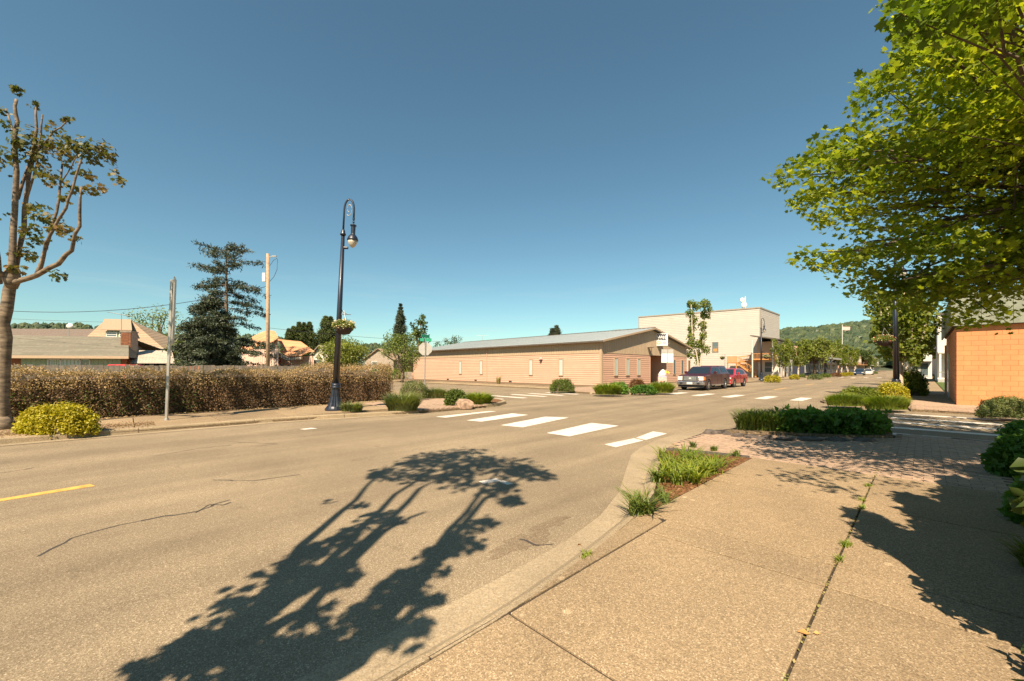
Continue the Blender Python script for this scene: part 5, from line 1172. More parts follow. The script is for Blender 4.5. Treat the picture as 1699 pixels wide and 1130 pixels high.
# ------------------------------------------------------------------ far row of shops both sides
FARN = [(-30,-17.2,102,118,3.5,'navy_wall','dark navy single storey shop behind the dark trunked tree'),(-34,-17.2,119,150,4.6,'white_paint','white flat roofed shop under the canopy'),(-32,-17,151,166,8.6,'siding_pink','yellowish taller shop front with sign panel'),(-32,-17,167,190,5.6,'white_wall','pale shop behind the middle street trees'),
        (-32,-17,192,215,6.5,'panel_tan','tan shop front half hidden by street trees'),(-32,-17,217,250,5.5,'wall_pinkish','pinkish low shop farther down the avenue'),(-32,-17,252,300,7.2,'white_wall','farthest pale block at the end of the avenue'),
        (2.0,16,112,140,6.5,'wall_pinkish','pinkish building beyond the pale shop on the right'),(2.0,16,142,190,5.2,'white_wall','low white building far along the right pavement')]
for k, (x0, x1, y0, y1, h, mt, lb) in enumerate(FARN):
    rt, a, b_ = block('shop_building', x0, x1, y0, y1, h, mt, lb)
    if x1 < 0:
        n_ = int((y1-y0)/3.2)
        for j in range(n_):
            window(rt, 'e', -b_+1.7+j*3.2, 2.2, .7, 2.5, 'white_paint', 'glass', a)
            if h > 5: window(rt, 'e', -b_+1.7+j*3.2, 1.1, 3.9, 5.1, 'white_paint', 'glass', a)
        if mt != 'navy_wall': MB().box(a,a+1.9,-b_,b_,2.75,2.95).build('awning', ('cedar','white_paint','trim_brown','cedar')[k % 4], rt)
# canopy on posts
cp = empty('canopy', (-15.8, 108, .1), 0, 'flat canopy on dark posts beside the navy shop', 'canopy'); MB().box(-1.6,1.6,-1,22,3.6,4.0).build('canopy_roof', 'sign_back', cp)
for k in range(4): MB().box(1.3,1.5,k*6.6,k*6.6+.2,0,3.6).build('post', 'ink_black', cp)
fp = empty('flagpole', (-26, 240, 0), 0, 'flagpole with a faded flag rising before the wooded hill', 'flagpole'); MB().tube([(0,0,0),(0,0,22)], .12, 6).build('pole', 'white_paint', fp); MB().slab([(0,.1,19.5),(2.6,1.2,19.3),(2.7,1.2,20.8),(0,.1,21.0)], (0,.04,0)).build('flag', 'statue_pink', fp)

# ------------------------------------------------------------------ houses on the left
def frame(px0, d0, px1, d1):   # local frame: x runs along the wall from left to right, y away from the camera
    a, b_ = W((px0-CX)/F*d0, d0), W((px1-CX)/F*d1, d1); t = b_-a; return a, t.length, math.atan2(t.y, t.x)
def zof(py, d): return H+(HY-py)/F*d
def lxy(a_, rz_, px, y):   # local x at depth y behind a wall for a photo column
    u = Vector((math.cos(rz_), math.sin(rz_), 0)); v = Vector((-u.y, u.x, 0)); o_ = a_+v*y; lo, hi = -40, 60
    t = (px-CX)/F; f_ = lambda p: (p.x*cs+p.y*sn)-t*(-p.x*sn+p.y*cs); f0, f1 = f_(o_), f_(o_+u); return -f0/(f1-f0)
a, ln, rz = frame(-80, 31, 215, 34)
rh = empty('ranch_house', a, rz, 'low ranch house with olive shingle roof and pale green siding', 'house')
ez = zof(591, 33); rzg = zof(559, 37.5); ddp = 4.6
def lx(px): # local x of a photo column on this wall
    lo, hi = 0, ln
    for _ in range(40):
        mid = (lo+hi)/2; p = a+Vector((math.cos(rz), math.sin(rz), 0))*mid; x_, d_ = p.x*cs+p.y*sn, -p.x*sn+p.y*cs
        if CX+F*x_/d_ < px: lo = mid
        else: hi = mid
    return lo
xr = lxy(a, rz, 213, 4.4); MB().prism([(0,.02),(ln-.15,.02),(xr-.3,4.4),(xr-.3,8.8),(0,8.8)],0,ez).build('wall', 'brick', rh)
# shingle courses
nc_ = 17
for s_ in (0, 1):
    for k in range(nc_):
        t0, t1 = k/nc_, (k+1)/nc_
        ya, yb_ = -.55+(4.4+.55)*t0, -.55+(4.4+.55)*t1; za, zb = ez-.05+(rzg-ez)*t0, ez-.05+(rzg-ez)*t1
        if s_: ya, yb_ = 8.8-ya, 8.8-yb_
        e0, e1 = ln+.25+(xr-ln-.25)*t0, ln+.25+(xr-ln-.25)*t1; cuts = [-.4]
        while cuts[-1] < e1-.3: cuts.append(min(e1, cuts[-1]+rnd.uniform(1.0, 1.9)))
        if s_: cuts = [-.4, e1]
        cuts[-1] = e1
        for c0, c1 in zip(cuts[:-1], cuts[1:]): MB().slab([(c0,ya,za+.03),((e0 if c1 == e1 else c1),ya,za+.03),(c1,yb_,zb),(c0,yb_,zb)], (0,0,.03)).build('shingle_strip', 'shingle_olive', rh)
MB().slab([(xr,4.4,rzg),(ln+.2,-.5,ez),(ln+.2,-.5,ez-.1),(xr,8.8,ez-.1)], (.04,0,0)).build('hip_slope', 'shingle_olive', rh)
MB().box(-.45,ln+.28,-.62,-.56,ez-.2,ez+.02).build('gutter', 'trim_tan', rh)
for px_ in (35, 118, 155): x_ = lx(px_); MB().box(x_-.25,x_+.25,3.3,3.8,rzg-.75,rzg-.42).build('roof_vent', 'dark', rh)
x0, x1 = lx(36), lx(201)
k = x0
while k < x1-.1: MB().box(k,min(k+.30,x1),-.03,.02,0,ez-.1).build('siding_board', 'wall_green', rh); k += .315
for p0, p1, gm in ((82,101,'curtain'),(103,134,'curtain'),(136,150,'glass')):
    A_, B_ = lx(p0), lx(p1); f_ = MB().box(A_-.06,A_,-.09,-.03,.9,2.35).box(B_,B_+.06,-.09,-.03,.9,2.35).box(A_,B_,-.09,-.03,.84,.9).box(A_,B_,-.09,-.03,2.35,2.41).build('window', 'white_paint', rh)
    MB().box(A_,B_,-.06,-.031,.9,2.35).build('pane', 'glass' if gm == 'glass' else 'glass_pale', f_)
    for j in range(5): x_ = A_+(B_-A_)*(j+.5)/5; MB().box(x_-.03,x_+.03,-.066,-.061,.9,2.35).build('curtain_fold', 'wall_green', f_)
x_ = lxy(a, rz, 209.5, 2.2); ch = MB().box(x_-.38,x_+.36,2.2,3.2,ez+.3,zof(551,36)).build('chimney', 'mortar', rh)
mb_ = box_mesh('brick', 'brick', 0, .2, -.02, 0, 0, .062); r_ = 0
zc = ez+.55
while zc < zof(551,36)-.07:
    for j in range(4): 
        xx = x_-.38+j*.21-(.1 if r_ % 2 and j else 0)
        link('brick', mb_, ch, (min(xx, x_+.15), 2.2, zc))
    zc += .075; r_ += 1
MB().box(x_-.42,x_+.4,2.16,3.24,zof(551,36),zof(551,36)+.08).build('chimney_cap', 'trim_brown', rh)
# carport with ribbed tin roof
cr = empty('carport', a, rz, 'carport with a ribbed cream tin roof right of the ranch house', 'carport')
wc = 4.6
f0_, f1_, g0_, g1_ = lxy(a, rz, 217, .4), lxy(a, rz, 291, .4), lxy(a, rz, 217, 4.4), lxy(a, rz, 286, 4.4); NS = 30
for k in range(NS):
    t0, t1 = k/NS, (k+.9)/NS
    MB().slab([(f0_+(f1_-f0_)*t0,.4,zof(603,34.4)),(f0_+(f1_-f0_)*t1,.4,zof(603,34.4)),(g0_+(g1_-g0_)*t1,4.4,zof(582,38)),(g0_+(g1_-g0_)*t0,4.4,zof(582,38))], (0,0,.04)).build('tin_sheet', 'tin_roof', cr)
for x_, y_ in ((f0_+.2, .5), (f1_-.3, .5), (g1_-.3, 4.2)): MB().box(x_,x_+.1,y_,y_+.1,0,zof(603,34)-.02).build('post', 'trim_brown', cr)
MB().box(g0_,g1_,4.42,4.5,0,2.3).build('back_wall', 'dark', cr)
# hip roofed house behind
a2, l2, r2 = frame(128, 47, 271, 49); hh = empty('hip_roof_house', a2, r2, 'green house with tan hipped shingle roof and a dormer', 'house')
e2, t2 = zof(578, 48), zof(532, 52); MB().box(.6,l2-.5,.6,7.4,0,e2).build('wall', 'wall_green', hh)
x1_, x2_ = lxy(a2, r2, 176, 4), lxy(a2, r2, 217, 4)
pts = [(-.1,-.1,e2),(l2+.1,-.1,e2),(l2+.1,8.1,e2),(-.1,8.1,e2),(x1_,4,t2),(x2_,4,t2)]
n_ = 16
def lerp3(p, q, t): return tuple(p[i]+(q[i]-p[i])*t for i in range(3))
for (A_, B_, C_, D_) in ((0,1,5,4),(1,2,5,5),(3,0,4,4),(2,3,4,5)):
    for k in range(n_):
        t0, t1 = k/n_, (k+1)/n_; q = [lerp3(pts[A_], pts[D_], t0), lerp3(pts[B_], pts[C_], t0), lerp3(pts[B_], pts[C_], t1), lerp3(pts[A_], pts[D_], t1)]
        if k == n_-1 and C_ == D_: q = q[:3]
        q = [(p[0], p[1], p[2]+(.035 if i < 2 else 0)) for i, p in enumerate(q)]
        MB().slab(q, (0,0,.03)).build('shingle_course', 'shingle_tan', hh)
MB().box(-.2,l2+.2,-.2,-.12,e2-.18,e2+.03).box(l2+.12,l2+.2,-.1,8.2,e2-.18,e2+.03).build('gutter', 'sign_back', hh)
dx0, dx1 = lxy(a2, r2, 177, 1), lxy(a2, r2, 218, 1)
MB().box(dx0,dx1,.9,3.6,e2+.3,zof(550,49)).build('dormer_wall', 'wall_green', hh)
MB().slab([(dx0-.3,.55,zof(549,49)),(dx1+.35,.55,zof(549,49)),(x2_+.1,3.9,t2-.0),(x1_-.1,3.9,t2-.0)], (0,0,.09)).build('dormer_roof', 'shingle_tan', hh)
for c_ in (.2, .72): x_ = dx0+(dx1-dx0)*(c_+.05); window(hh, 's', x_, .95, zof(560,49)+.1, zof(551,49)-.1, 'white_paint', 'glass', .9, True)
q = P(202, 556, 44); an_ = empty('aerial', q, TH, 'thin television aerial standing above the ranch house chimney', 'aerial'); MB().tube([(0,0,-1.8),(0,0,zof(520,44)-q.z)], .03, 5).build('mast', 'steel', an_)
zt = zof(522, 44)-q.z
for k in range(7): MB().tube([(-1.3+k*.35,-.3,zt+.25-k*.07),(-1.3+k*.35,.3,zt+.25-k*.07)], .018, 4).build('element', 'steel', an_)
MB().tube([(-1.5,0,zt+.28),(.9,0,zt-.15)], .025, 4).build('boom', 'steel', an_)
# dark roof behind, white dish
a3, l3, r3 = frame(-60, 55, 160, 56); bh_ = empty('dark_roof_house', a3, r3, 'long house with a dark brown roof behind the ranch house', 'house'); MB().box(0,l3,0,8,0,zof(560,55)).build('wall', 'trim_brown', bh_)
for k in range(10):
    t0, t1 = k/10, (k+1)/10; zA, zB = zof(562,54), zof(544.5,58); MB().slab([(-.5,-.6+4.6*t0,zA+(zB-zA)*t0+.04),(l3+.5,-.6+4.6*t0,zA+(zB-zA)*t0+.04),(l3+.5,-.6+4.6*t1,zA+(zB-zA)*t1),(-.5,-.6+4.6*t1,zA+(zB-zA)*t1)], (0,0,.04)).build('shingle_course', 'shingle_brown', bh_)
q = P(116.5, 541, 40); rt = empty('satellite_dish', q, TH, 'round white dish on a short mast above the ranch house roof', 'satellite dish')
bm = bmesh.new(); bmesh.ops.create_uvsphere(bm, u_segments=16, v_segments=8, radius=.34)
for v in bm.verts: v.co.y *= .5; v.co.z *= .75
me = D.meshes.new('dish'); bm.to_mesh(me); bm.free(); me.materials.append(M['white_paint']); link('dish', me, rt); MB().tube([(-.1,0,0),(-.12,0,-1.7)], .03, 5).build('mount', 'steel', rt)
# salmon house with curved shake roofs
a4, l4, r4 = frame(419, 44, 463, 42.5); sh4 = empty('salmon_house', a4, r4, 'salmon house with tall curved shake roof and vertical board walls', 'house')
d4 = 43
def q4(px, py): return (lxy(a4, r4, px, 0), zof(py, d4))
def PQ(a_, rz_, px, py, y, lift=0):       # local point at depth y behind a wall for a photo position
    X_ = lxy(a_, rz_, px, y); u = Vector((math.cos(rz_), math.sin(rz_), 0)); v = Vector((-u.y, u.x, 0)); p = a_+u*X_+v*y; return (X_, y, zof(py, -p.x*sn+p.y*cs)+lift)
MB().prism([(0,0),(l4,0),(lxy(a4, r4, 461, 3),3),(lxy(a4, r4, 421, 3),3)],0,zof(579,d4)).build('wall', 'wall_pinkish', sh4)
front = [q4(419,606),q4(463,606),q4(463,563),q4(450,571.5),q4(442,574),q4(425,575),q4(420,561)]
for k in range(12):
    x0_ = k*l4/12; MB().box(x0_+.01,x0_+l4/12-.02,-.06,0,0,zof(578,d4)).build('wall_board', 'wall_pinkish', sh4)
MB().slab([(q4(460,0)[0],-.05,zof(577,d4)),(q4(461,0)[0],-.05,zof(562,d4)),(q4(448,0)[0],-.05,zof(571,d4)),(q4(448,0)[0],-.05,zof(577,d4))], (0,.12,0)).build('gable_wall', 'wall_pinkish', sh4)
# curved roof sheets in courses
prof = [(418,560,425,575.5),(424,557,434,575.5),(432,553,442,575),(440,550,448,571.5),(450,549,455,568),(457,550.5,463,563)]
for k in range(len(prof)-1):
    p_, q_ = prof[k], prof[k+1]
    for c_ in range(6):
        t0, t1 = c_/6, (c_+1)/6
        def pt(r_, t, lift): x_ = r_[2]+(r_[0]-r_[2])*t; y_ = r_[3]+(r_[1]-r_[3])*t; return PQ(a4, r4, x_, y_, -.3+3.0*t, lift)
        MB().slab([pt(p_,t0,.05),pt(q_,t0,.05),pt(q_,t1,0),pt(p_,t1,0)], (0,0,.06)).build('shake_course', 'shake', sh4)
w0, w1 = lxy(a4, r4, 463, 1.2), lxy(a4, r4, 520, 1.2)
MB().prism([(w0,1.2),(w1+.1,1.2),(lxy(a4, r4, 518, 5),5),(lxy(a4, r4, 465, 5),5)],0,zof(591,d4)).build('wing_wall', 'wall_pinkish', sh4)
for k in range(16): x_ = w0+(w1-w0)*k/16; MB().box(x_+.02,x_+(w1-w0)/16-.02,1.12,1.2,0,zof(591,d4)).build('wall_board', 'wall_pinkish', sh4)
up4 = [((463,0),(562)),((500,0),(566)),((521,0),(583))]
for c_ in range(9):
    t0, t1 = c_/9, (c_+1)/9
    def R4(px, py, y): return PQ(a4, r4, px, py, y)
    MB().slab([R4(474+(461-474)*t0, 584+(564-584)*t0, .9+3*t0), R4(522+(500-522)*t0, 584+(568-584)*t0, .9+3*t0), R4(522+(500-522)*t1, 583.3+(567.5-583.3)*t1, .9+3*t1), R4(474+(461-474)*t1, 583.3+(563.5-583.3)*t1, .9+3*t1)], (0,0,.06)).build('shake_course', 'shake', sh4)
for c_ in range(4):
    t0, t1 = c_/4, (c_+1)/4
    MB().slab([R4(478-14*t0, 592-9*t0, .3+.7*t0), R4(502+12*t0, 590-6*t0, .3+.7*t0), R4(502+12*t1, 589.5-6*t1, .3+.7*t1), R4(478-14*t1, 591.5-9*t1, .3+.7*t1)], (0,0,.05)).build('shake_course', 'shake', sh4)
MB().slab([R4(461,585,.25),R4(478,594,.25),R4(500,592,.25),R4(500,596,.25),R4(476,598,.25),R4(461,589,.25)], (0,.2,0)).build('fascia', 'trim_brown', sh4)
MB().box(lxy(a4, r4, 402, .8),lxy(a4, r4, 419, .8),.8,3,0,zof(582,d4)).build('side_wall', 'wall_pinkish', sh4); MB().slab([R4(400,582,.5),R4(420,582,.5),R4(420,575,3),R4(400,575,3)], (0,0,.08)).build('side_roof', 'shake', sh4)
# small white and grey houses right of it
def gable(name, px0, px1, d, eave, peak, wall, roof, label, dep=6, rot=0, win=True):
    a_, l_, r_ = frame(px0, d, px1, d+.1); rt = empty(name, a_, r_+rot, label, 'house'); e_, p_ = zof(eave, d), zof(peak, d)
    MB().slab([(0,0,0),(l_,0,0),(l_,0,e_),(l_/2,0,p_),(0,0,e_)], (0,dep,0)).build('wall', wall, rt)
    for s_ in (0, 1):
        x0_, x1_ = (-.35, l_/2) if s_ == 0 else (l_+.35, l_/2)
        for k in range(6): t0, t1 = k/6, (k+1)/6; MB().slab([(x0_+(x1_-x0_)*t0,-.3,e_-.15+(p_-e_+.2)*t0+.04),(x0_+(x1_-x0_)*t1,-.3,e_-.15+(p_-e_+.2)*t1),(x0_+(x1_-x0_)*t1,dep+.3,e_-.15+(p_-e_+.2)*t1),(x0_+(x1_-x0_)*t0,dep+.3,e_-.15+(p_-e_+.2)*t0+.04)], (0,0,.07)).build('shingle_course', roof, rt)
    if win: window(rt, 's', l_*.35, .9, 1.2, e_-.3, 'white_paint', 'glass', 0, True)
    return rt
gable('white_cottage', 517, 546, 47, 593, 574, 'white_wall', 'tin_roof', 'small white cottage with pale gable left of the lamp post')
gable('brown_house', 606, 662, 62, 597, 580, 'trim_brown', 'shingle_tan', 'low brown house glimpsed between the lamp tree and the bushy tree', 8, -.35)
gable('red_roof_shed', 690, 742, 66, 594, 584, 'siding_pink', 'shake', 'low shed with orange roof edge behind the left end of the hall', 4, 0, False)
gable('grey_garage', 278, 330, 52, 586, 577, 'sign_back', 'shingle_brown', 'grey garage roof behind the tall sign post', 6)
# clipped yellow bush and hedges by the salmon house
bush('green_shrub', 498, 520, 607, 598, 'leaf_lavender', 800, .12, 'rounded green shrub in front of the salmon house wing', 320, zb=0, d=40, shape='tuft')
bush('yellow_shrub', 515, 536, 610, 602, 'leaf_yellow', 800, .12, 'small yellow shrub before the white cottage', 321, zb=0, d=38, shape='tuft')
bush('green_shrub', 446, 464, 612, 603, 'leaf_shrub', 700, .12, 'small green shrub between the utility pole and the stop sign', 322, zb=0, d=38, shape='tuft')
bush('green_shrub', 380, 410, 612, 601, 'leaf_shrub', 900, .12, 'low green hedge plant right of the dark conifer', 323, zb=0, d=36, shape='tuft')
bush('green_shrub', 648, 684, 629, 608, 'leaf_street', 1200, .14, 'leafy green shrub at the left end of the hall', 324, zb=.1, shape='fold')
bush('green_shrub', 610, 655, 626, 606, 'leaf_broad', 1400, .16, 'dark planting at the foot of the bushy tree', 325, zb=.1, shape='fold', d=50)
wl = empty('garden_wall', (-62, 31, 0), 0, 'low pale garden wall left of the hall', 'wall'); MB().box(-14,8,0,.3,0,1.1).build('wall_body', 'sign_back', wl)
ba = empty('sawhorse_barrier', P(317, 611, 26), TH, 'orange plastic barrier top showing above the fence', 'barrier'); MB().box(-.8,.6,-.05,.05,-.12,.14).build('top_board', 'orange_plastic', ba)
for x_ in (-.7,.5): MB().box(x_-.04,x_+.04,-.2,.2,-1.6,-.12).build('leg', 'orange_plastic', ba)

# ------------------------------------------------------------------ vehicles
def vehicle(name, label, x, y, rz, spec, cat, group=None):
    """front at local x=0, rear at x=Lg; y across; outline spec gives side profiles"""
    rt = empty(name, (x, y, 0), rz, label, cat, group); Lg, Wd = spec['L'], spec['W']; hw = Wd/2; wr = spec['wr']; wx = spec['wx']; paint = spec['paint']
    def arch(cx_, r, n=9): return [(cx_+r*math.cos(t), wr+r*math.sin(t)) for t in np.linspace(0, PI, n)]
    low = [(.12, .30)]; zf = spec.get('sill', .34)
    bot = [(p[0], p[1]) for p in reversed(arch(wx[0], wr+.07))]; bot2 = [(p[0], p[1]) for p in reversed(arch(wx[1], wr+.07))]
    prof = [(.04, zf)]+[p for p in bot if p[1] >= zf]+[p for p in bot2 if p[1] >= zf]+[(Lg-.04, zf+.05)]+spec['belt'][::-1]
    bm = bmesh.new(); secs = [(-hw, .0), (-hw+.06, .05), (hw-.06, .05), (hw, .0)]
    rows = []
    for (yy, infl) in ((-hw+.02, 0), (-hw+.0, 1), (hw-.0, 1), (hw-.02, 0)):
        pass
    def ring(yy, s_): 
        cx_, cz = Lg/2, .8; return [bm.verts.new((cx_+(p[0]-cx_)*s_, yy, cz+(p[1]-cz)*s_)) for p in prof]
    rows = [ring(-hw+.0, .975), ring(-hw+.07, 1.0), ring(hw-.07, 1.0), ring(hw, .975)]; n = len(prof)
    for a_, b2 in zip(rows[:-1], rows[1:]):
        for k in range(n): bm.faces.new((a_[k], a_[(k+1) % n], b2[(k+1) % n], b2[k]))
    bm.faces.new(rows[0][::-1]); bm.faces.new(rows[-1]); bmesh.ops.recalc_face_normals(bm, faces=bm.faces)
    me = D.meshes.new('body'); bm.to_mesh(me); bm.free(); me.materials.append(M[paint]); o = link('body', me, rt); bevel(o, .02, 2)
    # greenhouse
    zb_, zr = spec['zb'], spec['zr']; gh = spec['cabin']; ins = spec.get('tumble', .16)
    def hwz(z): return hw-.05-ins*(z-zb_)/(zr-zb_)
    bm = bmesh.new(); A_ = [bm.verts.new((p[0], -hwz(p[1]), p[1])) for p in gh]; B_ = [bm.verts.new((p[0], hwz(p[1]), p[1])) for p in gh]; n = len(gh)
    for k in range(n): bm.faces.new((A_[k], A_[(k+1) % n], B_[(k+1) % n], B_[k]))
    bm.faces.new(A_[::-1]); bm.faces.new(B_); bmesh.ops.recalc_face_normals(bm, faces=bm.faces)
    me = D.meshes.new('cabin'); bm.to_mesh(me); bm.free(); me.materials.append(M[spec.get('paint2', paint)]); o = link('cabin', me, rt); bevel(o, .03, 2)
    for q in spec['side_glass']:
        for s_ in (-1, 1): MB().slab([(p[0], s_*(hwz(p[1])+.004), p[1]) for p in q], (0, s_*.006, 0)).build('side_window', 'car_glass', rt)
    ws = spec['windshield']; a_, b2 = ws; t = Vector((b2[0]-a_[0], 0, b2[1]-a_[1])); nn = Vector((-t.z, 0, t.x)).normalized()*.012
    ya, yb_ = hwz(a_[1])-.09, hwz(b2[1])-.1
    MB().slab([Vector((a_[0],-ya,a_[1]))+nn*.3, Vector((a_[0],ya,a_[1]))+nn*.3, Vector((b2[0],yb_,b2[1]))+nn*.3, Vector((b2[0],-yb_,b2[1]))+nn*.3], nn).build('windscreen', 'car_glass', rt)
    for cx_ in wx:
        for s_ in (-1, 1):
            w_ = D.objects.new('wheel', None); C.objects.link(w_); w_.parent = rt; w_.location = (cx_, s_*(hw-.11), wr); w_.rotation_euler = (PI/2, 0, 0)
            MB().lathe([(wr*.62,-.11),(wr*.93,-.12),(wr,-.08),(wr,.08),(wr*.93,.12),(wr*.62,.11)], 24).build('tyre', 'rubber', w_, smooth=False)
            MB().lathe([(wr*.62,-.10),(wr*.6,.10)], 20).build('rim', 'rim', w_); sp = MB()
            for j in range(6): an = j*PI/3; sp.slab([(.04*math.cos(an+1.2),.04*math.sin(an+1.2),-s_*.125),(wr*.58*math.cos(an+.12),wr*.58*math.sin(an+.12),-s_*.115),(wr*.58*math.cos(an-.12),wr*.58*math.sin(an-.12),-s_*.115),(.04*math.cos(an-1.2),.04*math.sin(an-1.2),-s_*.125)], (0,0,s_*.02))
            sp.build('spokes', 'chrome', w_)
    for s_ in (-1, 1):
        mx = spec['mirror']; o = MB().box(mx[0],mx[0]+.12,s_*(hw+.02)-.0 if s_ > 0 else -hw-.24,hw+.24 if s_ > 0 else -hw-.02,mx[1],mx[1]+.2).build('mirror', spec.get('paint2', paint), rt); bevel(o, .03, 2)
        for xx in spec['doors']: MB().box(xx-.006,xx+.006,s_*hw-.012,s_*hw+.004,zf+.1,zb_-.04).build('door_gap', 'dark', rt)
        for xx in spec['doors'][1:]: MB().box(xx-.28,xx-.1,s_*hw-.02 if s_ > 0 else -hw-.03,hw+.03 if s_ > 0 else -hw+.02,zb_-.2,zb_-.16).build('door_handle', spec.get('paint2', paint), rt)
    return rt, hw
TL_ = 5.75; ty0 = 30.1; tx = -12.0
spec = dict(L=TL_, W=1.92, wr=.40, wx=(.98,4.62), paint='truck_paint', belt=[(.05,.95),(.12,1.10),(1.3,1.2),(1.7,1.24),(5.68,1.24),(5.7,.6)], zb=1.2, zr=1.78, tumble=.2,
    cabin=[(1.35,1.2),(2.1,1.74),(2.35,1.79),(3.75,1.79),(3.85,1.86),(5.2,1.84),(5.64,1.24),(5.6,1.2)], windshield=((1.40,1.22),(2.08,1.72)),
    side_glass=[[(1.75,1.26),(2.22,1.68),(2.75,1.7),(2.75,1.26)],[(2.85,1.26),(2.85,1.7),(3.55,1.7),(3.62,1.26)],[(3.95,1.34),(3.95,1.7),(5.0,1.68),(5.3,1.34)]], mirror=(1.85,1.22), doors=(1.62,2.8,3.72))
rt, hw = vehicle('pickup_truck', 'dark maroon pickup truck with matching canopy parked facing the camera', tx, ty0, PI/2, spec, 'pickup truck')
MB().box(.0,.09,-.56,.56,.72,1.06).build('grille', 'chrome', rt)
for k in range(3): MB().box(-.02,.0,-.46,.46,.76+k*.1,.81+k*.1).build('grille_bar', 'rim', rt)
for s_ in (-1, 1): MB().box(-.012,.03,s_*.47-.03,s_*.47+.03,.76,1.02).build('grille_slot', 'dark', rt)
MB().slab([(-.022,.09*math.cos(t),.91+.05*math.sin(t)) for t in np.linspace(0, 2*PI, 13)[:-1]], (-.01,0,0)).build('badge', 'white_paint', rt)
for s_ in (-1, 1):
    a_, b2 = sorted((s_*.6, s_*.93)); MB().box(.02,.3,a_,b2,.76,1.05).build('headlight', 'headlight', rt)
    a_, b2 = sorted((s_*.935, s_*.968)); MB().box(.06,.34,a_,b2,.78,1.0).build('marker_light', 'amber', rt)
o = MB().box(-.12,.2,-.97,.97,.42,.68).build('front_bumper', 'chrome', rt); bevel(o, .04, 2); MB().box(-.14,-.115,-.2,.2,.47,.62).build('licence_plate', 'white_paint', rt)
for s_ in (-1, 1): MB().box(-.135,-.1,s_*.62-.1,s_*.62+.1,.47,.6).build('fog_lamp', 'dark', rt)
MB().box(0,.3,-.9,.9,.25,.42).build('air_dam', 'dark', rt); MB().box(5.7,5.85,-.9,.9,.5,.68).build('rear_bumper', 'chrome', rt)
for s_ in (-1, 1): a_, b2 = sorted((s_*.93, s_*1.02)); MB().box(1.5,4.05,a_,b2,.36,.42).build('side_step', 'chrome', rt)
spec = dict(L=4.6, W=1.86, wr=.36, wx=(.9,3.62), paint='suv_paint', belt=[(.02,.72),(.12,.92),(1.05,1.08),(4.5,1.14),(4.58,.7)], zb=1.05, zr=1.64, tumble=.22,
    cabin=[(1.0,1.05),(1.85,1.56),(2.2,1.64),(3.6,1.62),(4.15,1.5),(4.5,1.1)], windshield=((1.06,1.08),(1.84,1.55)),
    side_glass=[[(1.45,1.12),(2.0,1.52),(2.5,1.56),(2.5,1.12)],[(2.58,1.12),(2.58,1.56),(3.3,1.54),(3.4,1.14)],[(3.48,1.14),(3.4,1.53),(3.9,1.45),(4.1,1.18)]], mirror=(1.4,1.1), doors=(1.3,2.54,3.44), sill=.3)
rt, hw = vehicle('suv', 'bright red sport utility car parked directly behind the maroon pickup', -12.15, 36.65, PI/2, spec, 'car')
MB().box(-.03,.06,-.5,.5,.55,.75).build('grille', 'dark', rt); MB().box(-.04,.1,-.8,.8,.33,.45).build('lower_grille', 'dark', rt); MB().box(-.05,-.03,-.22,.22,.42,.54).build('licence_plate', 'white_paint', rt)
for s_ in (-1, 1):
    a_, b2 = sorted((s_*.52, s_*.9)); o = MB().box(-.01,.3,a_,b2,.74,.88).build('headlight', 'headlight', rt); a_, b2 = sorted((s_*.62, s_*.86)); MB().box(-.03,.05,a_,b2,.44,.54).build('fog_lamp', 'headlight', rt)
def small_car(px, yb, ht, paint, label, x=None, rz=PI/2, Y=None):
    if Y is None: dd_ = F*H/(yb-HY); q = W((px-CX)/F*dd_, dd_); x, Y = (q.x, q.y)
    sp = dict(L=4.5, W=1.8, wr=.33, wx=(.85,3.55), paint=paint, belt=[(.05,.66),(.15,.8),(1.1,.95),(4.4,1.0),(4.48,.6)], zb=.92, zr=ht, tumble=.2, cabin=[(1.0,.92),(1.75,ht-.06),(2.1,ht),(3.2,ht-.02),(4.1,.98)], windshield=((1.05,.95),(1.73,ht-.08)),
        side_glass=[[(1.45,1.0),(1.95,ht-.1),(2.45,ht-.07),(2.45,1.0)],[(2.53,1.0),(2.53,ht-.07),(3.1,ht-.08),(3.6,1.02)]], mirror=(1.4,.98), doors=(1.3,2.5,3.4), sill=.28)
    r_, _ = vehicle('parked_car', label, x, Y, rz, sp, 'car')
    for s_ in (-1, 1): a_, b2 = sorted((s_*.5, s_*.86)); MB().box(.02,.2,a_,b2,.62,.76).build('headlight', 'headlight', r_)
    return r_
small_car(1425, 623, 1.5, 'car_blue', 'dark blue car parked down the avenue by the golden bushes')
small_car(1440, 622, 1.5, 'car_white', 'pale car parked just behind the dark blue one')
small_car(1380, 620.5, 1.6, 'sign_back', 'silver van parked under the canopy beside the distant lamp')
small_car(1392, 620, 1.4, 'car_white', 'white car right of the silver van')
small_car(0, 0, 1.95, 'red_paint', 'red car whose roof shows above the board fence under the carport', P(262,0,31).x, TH+PI*1.0, Y=P(262,0,31).y)

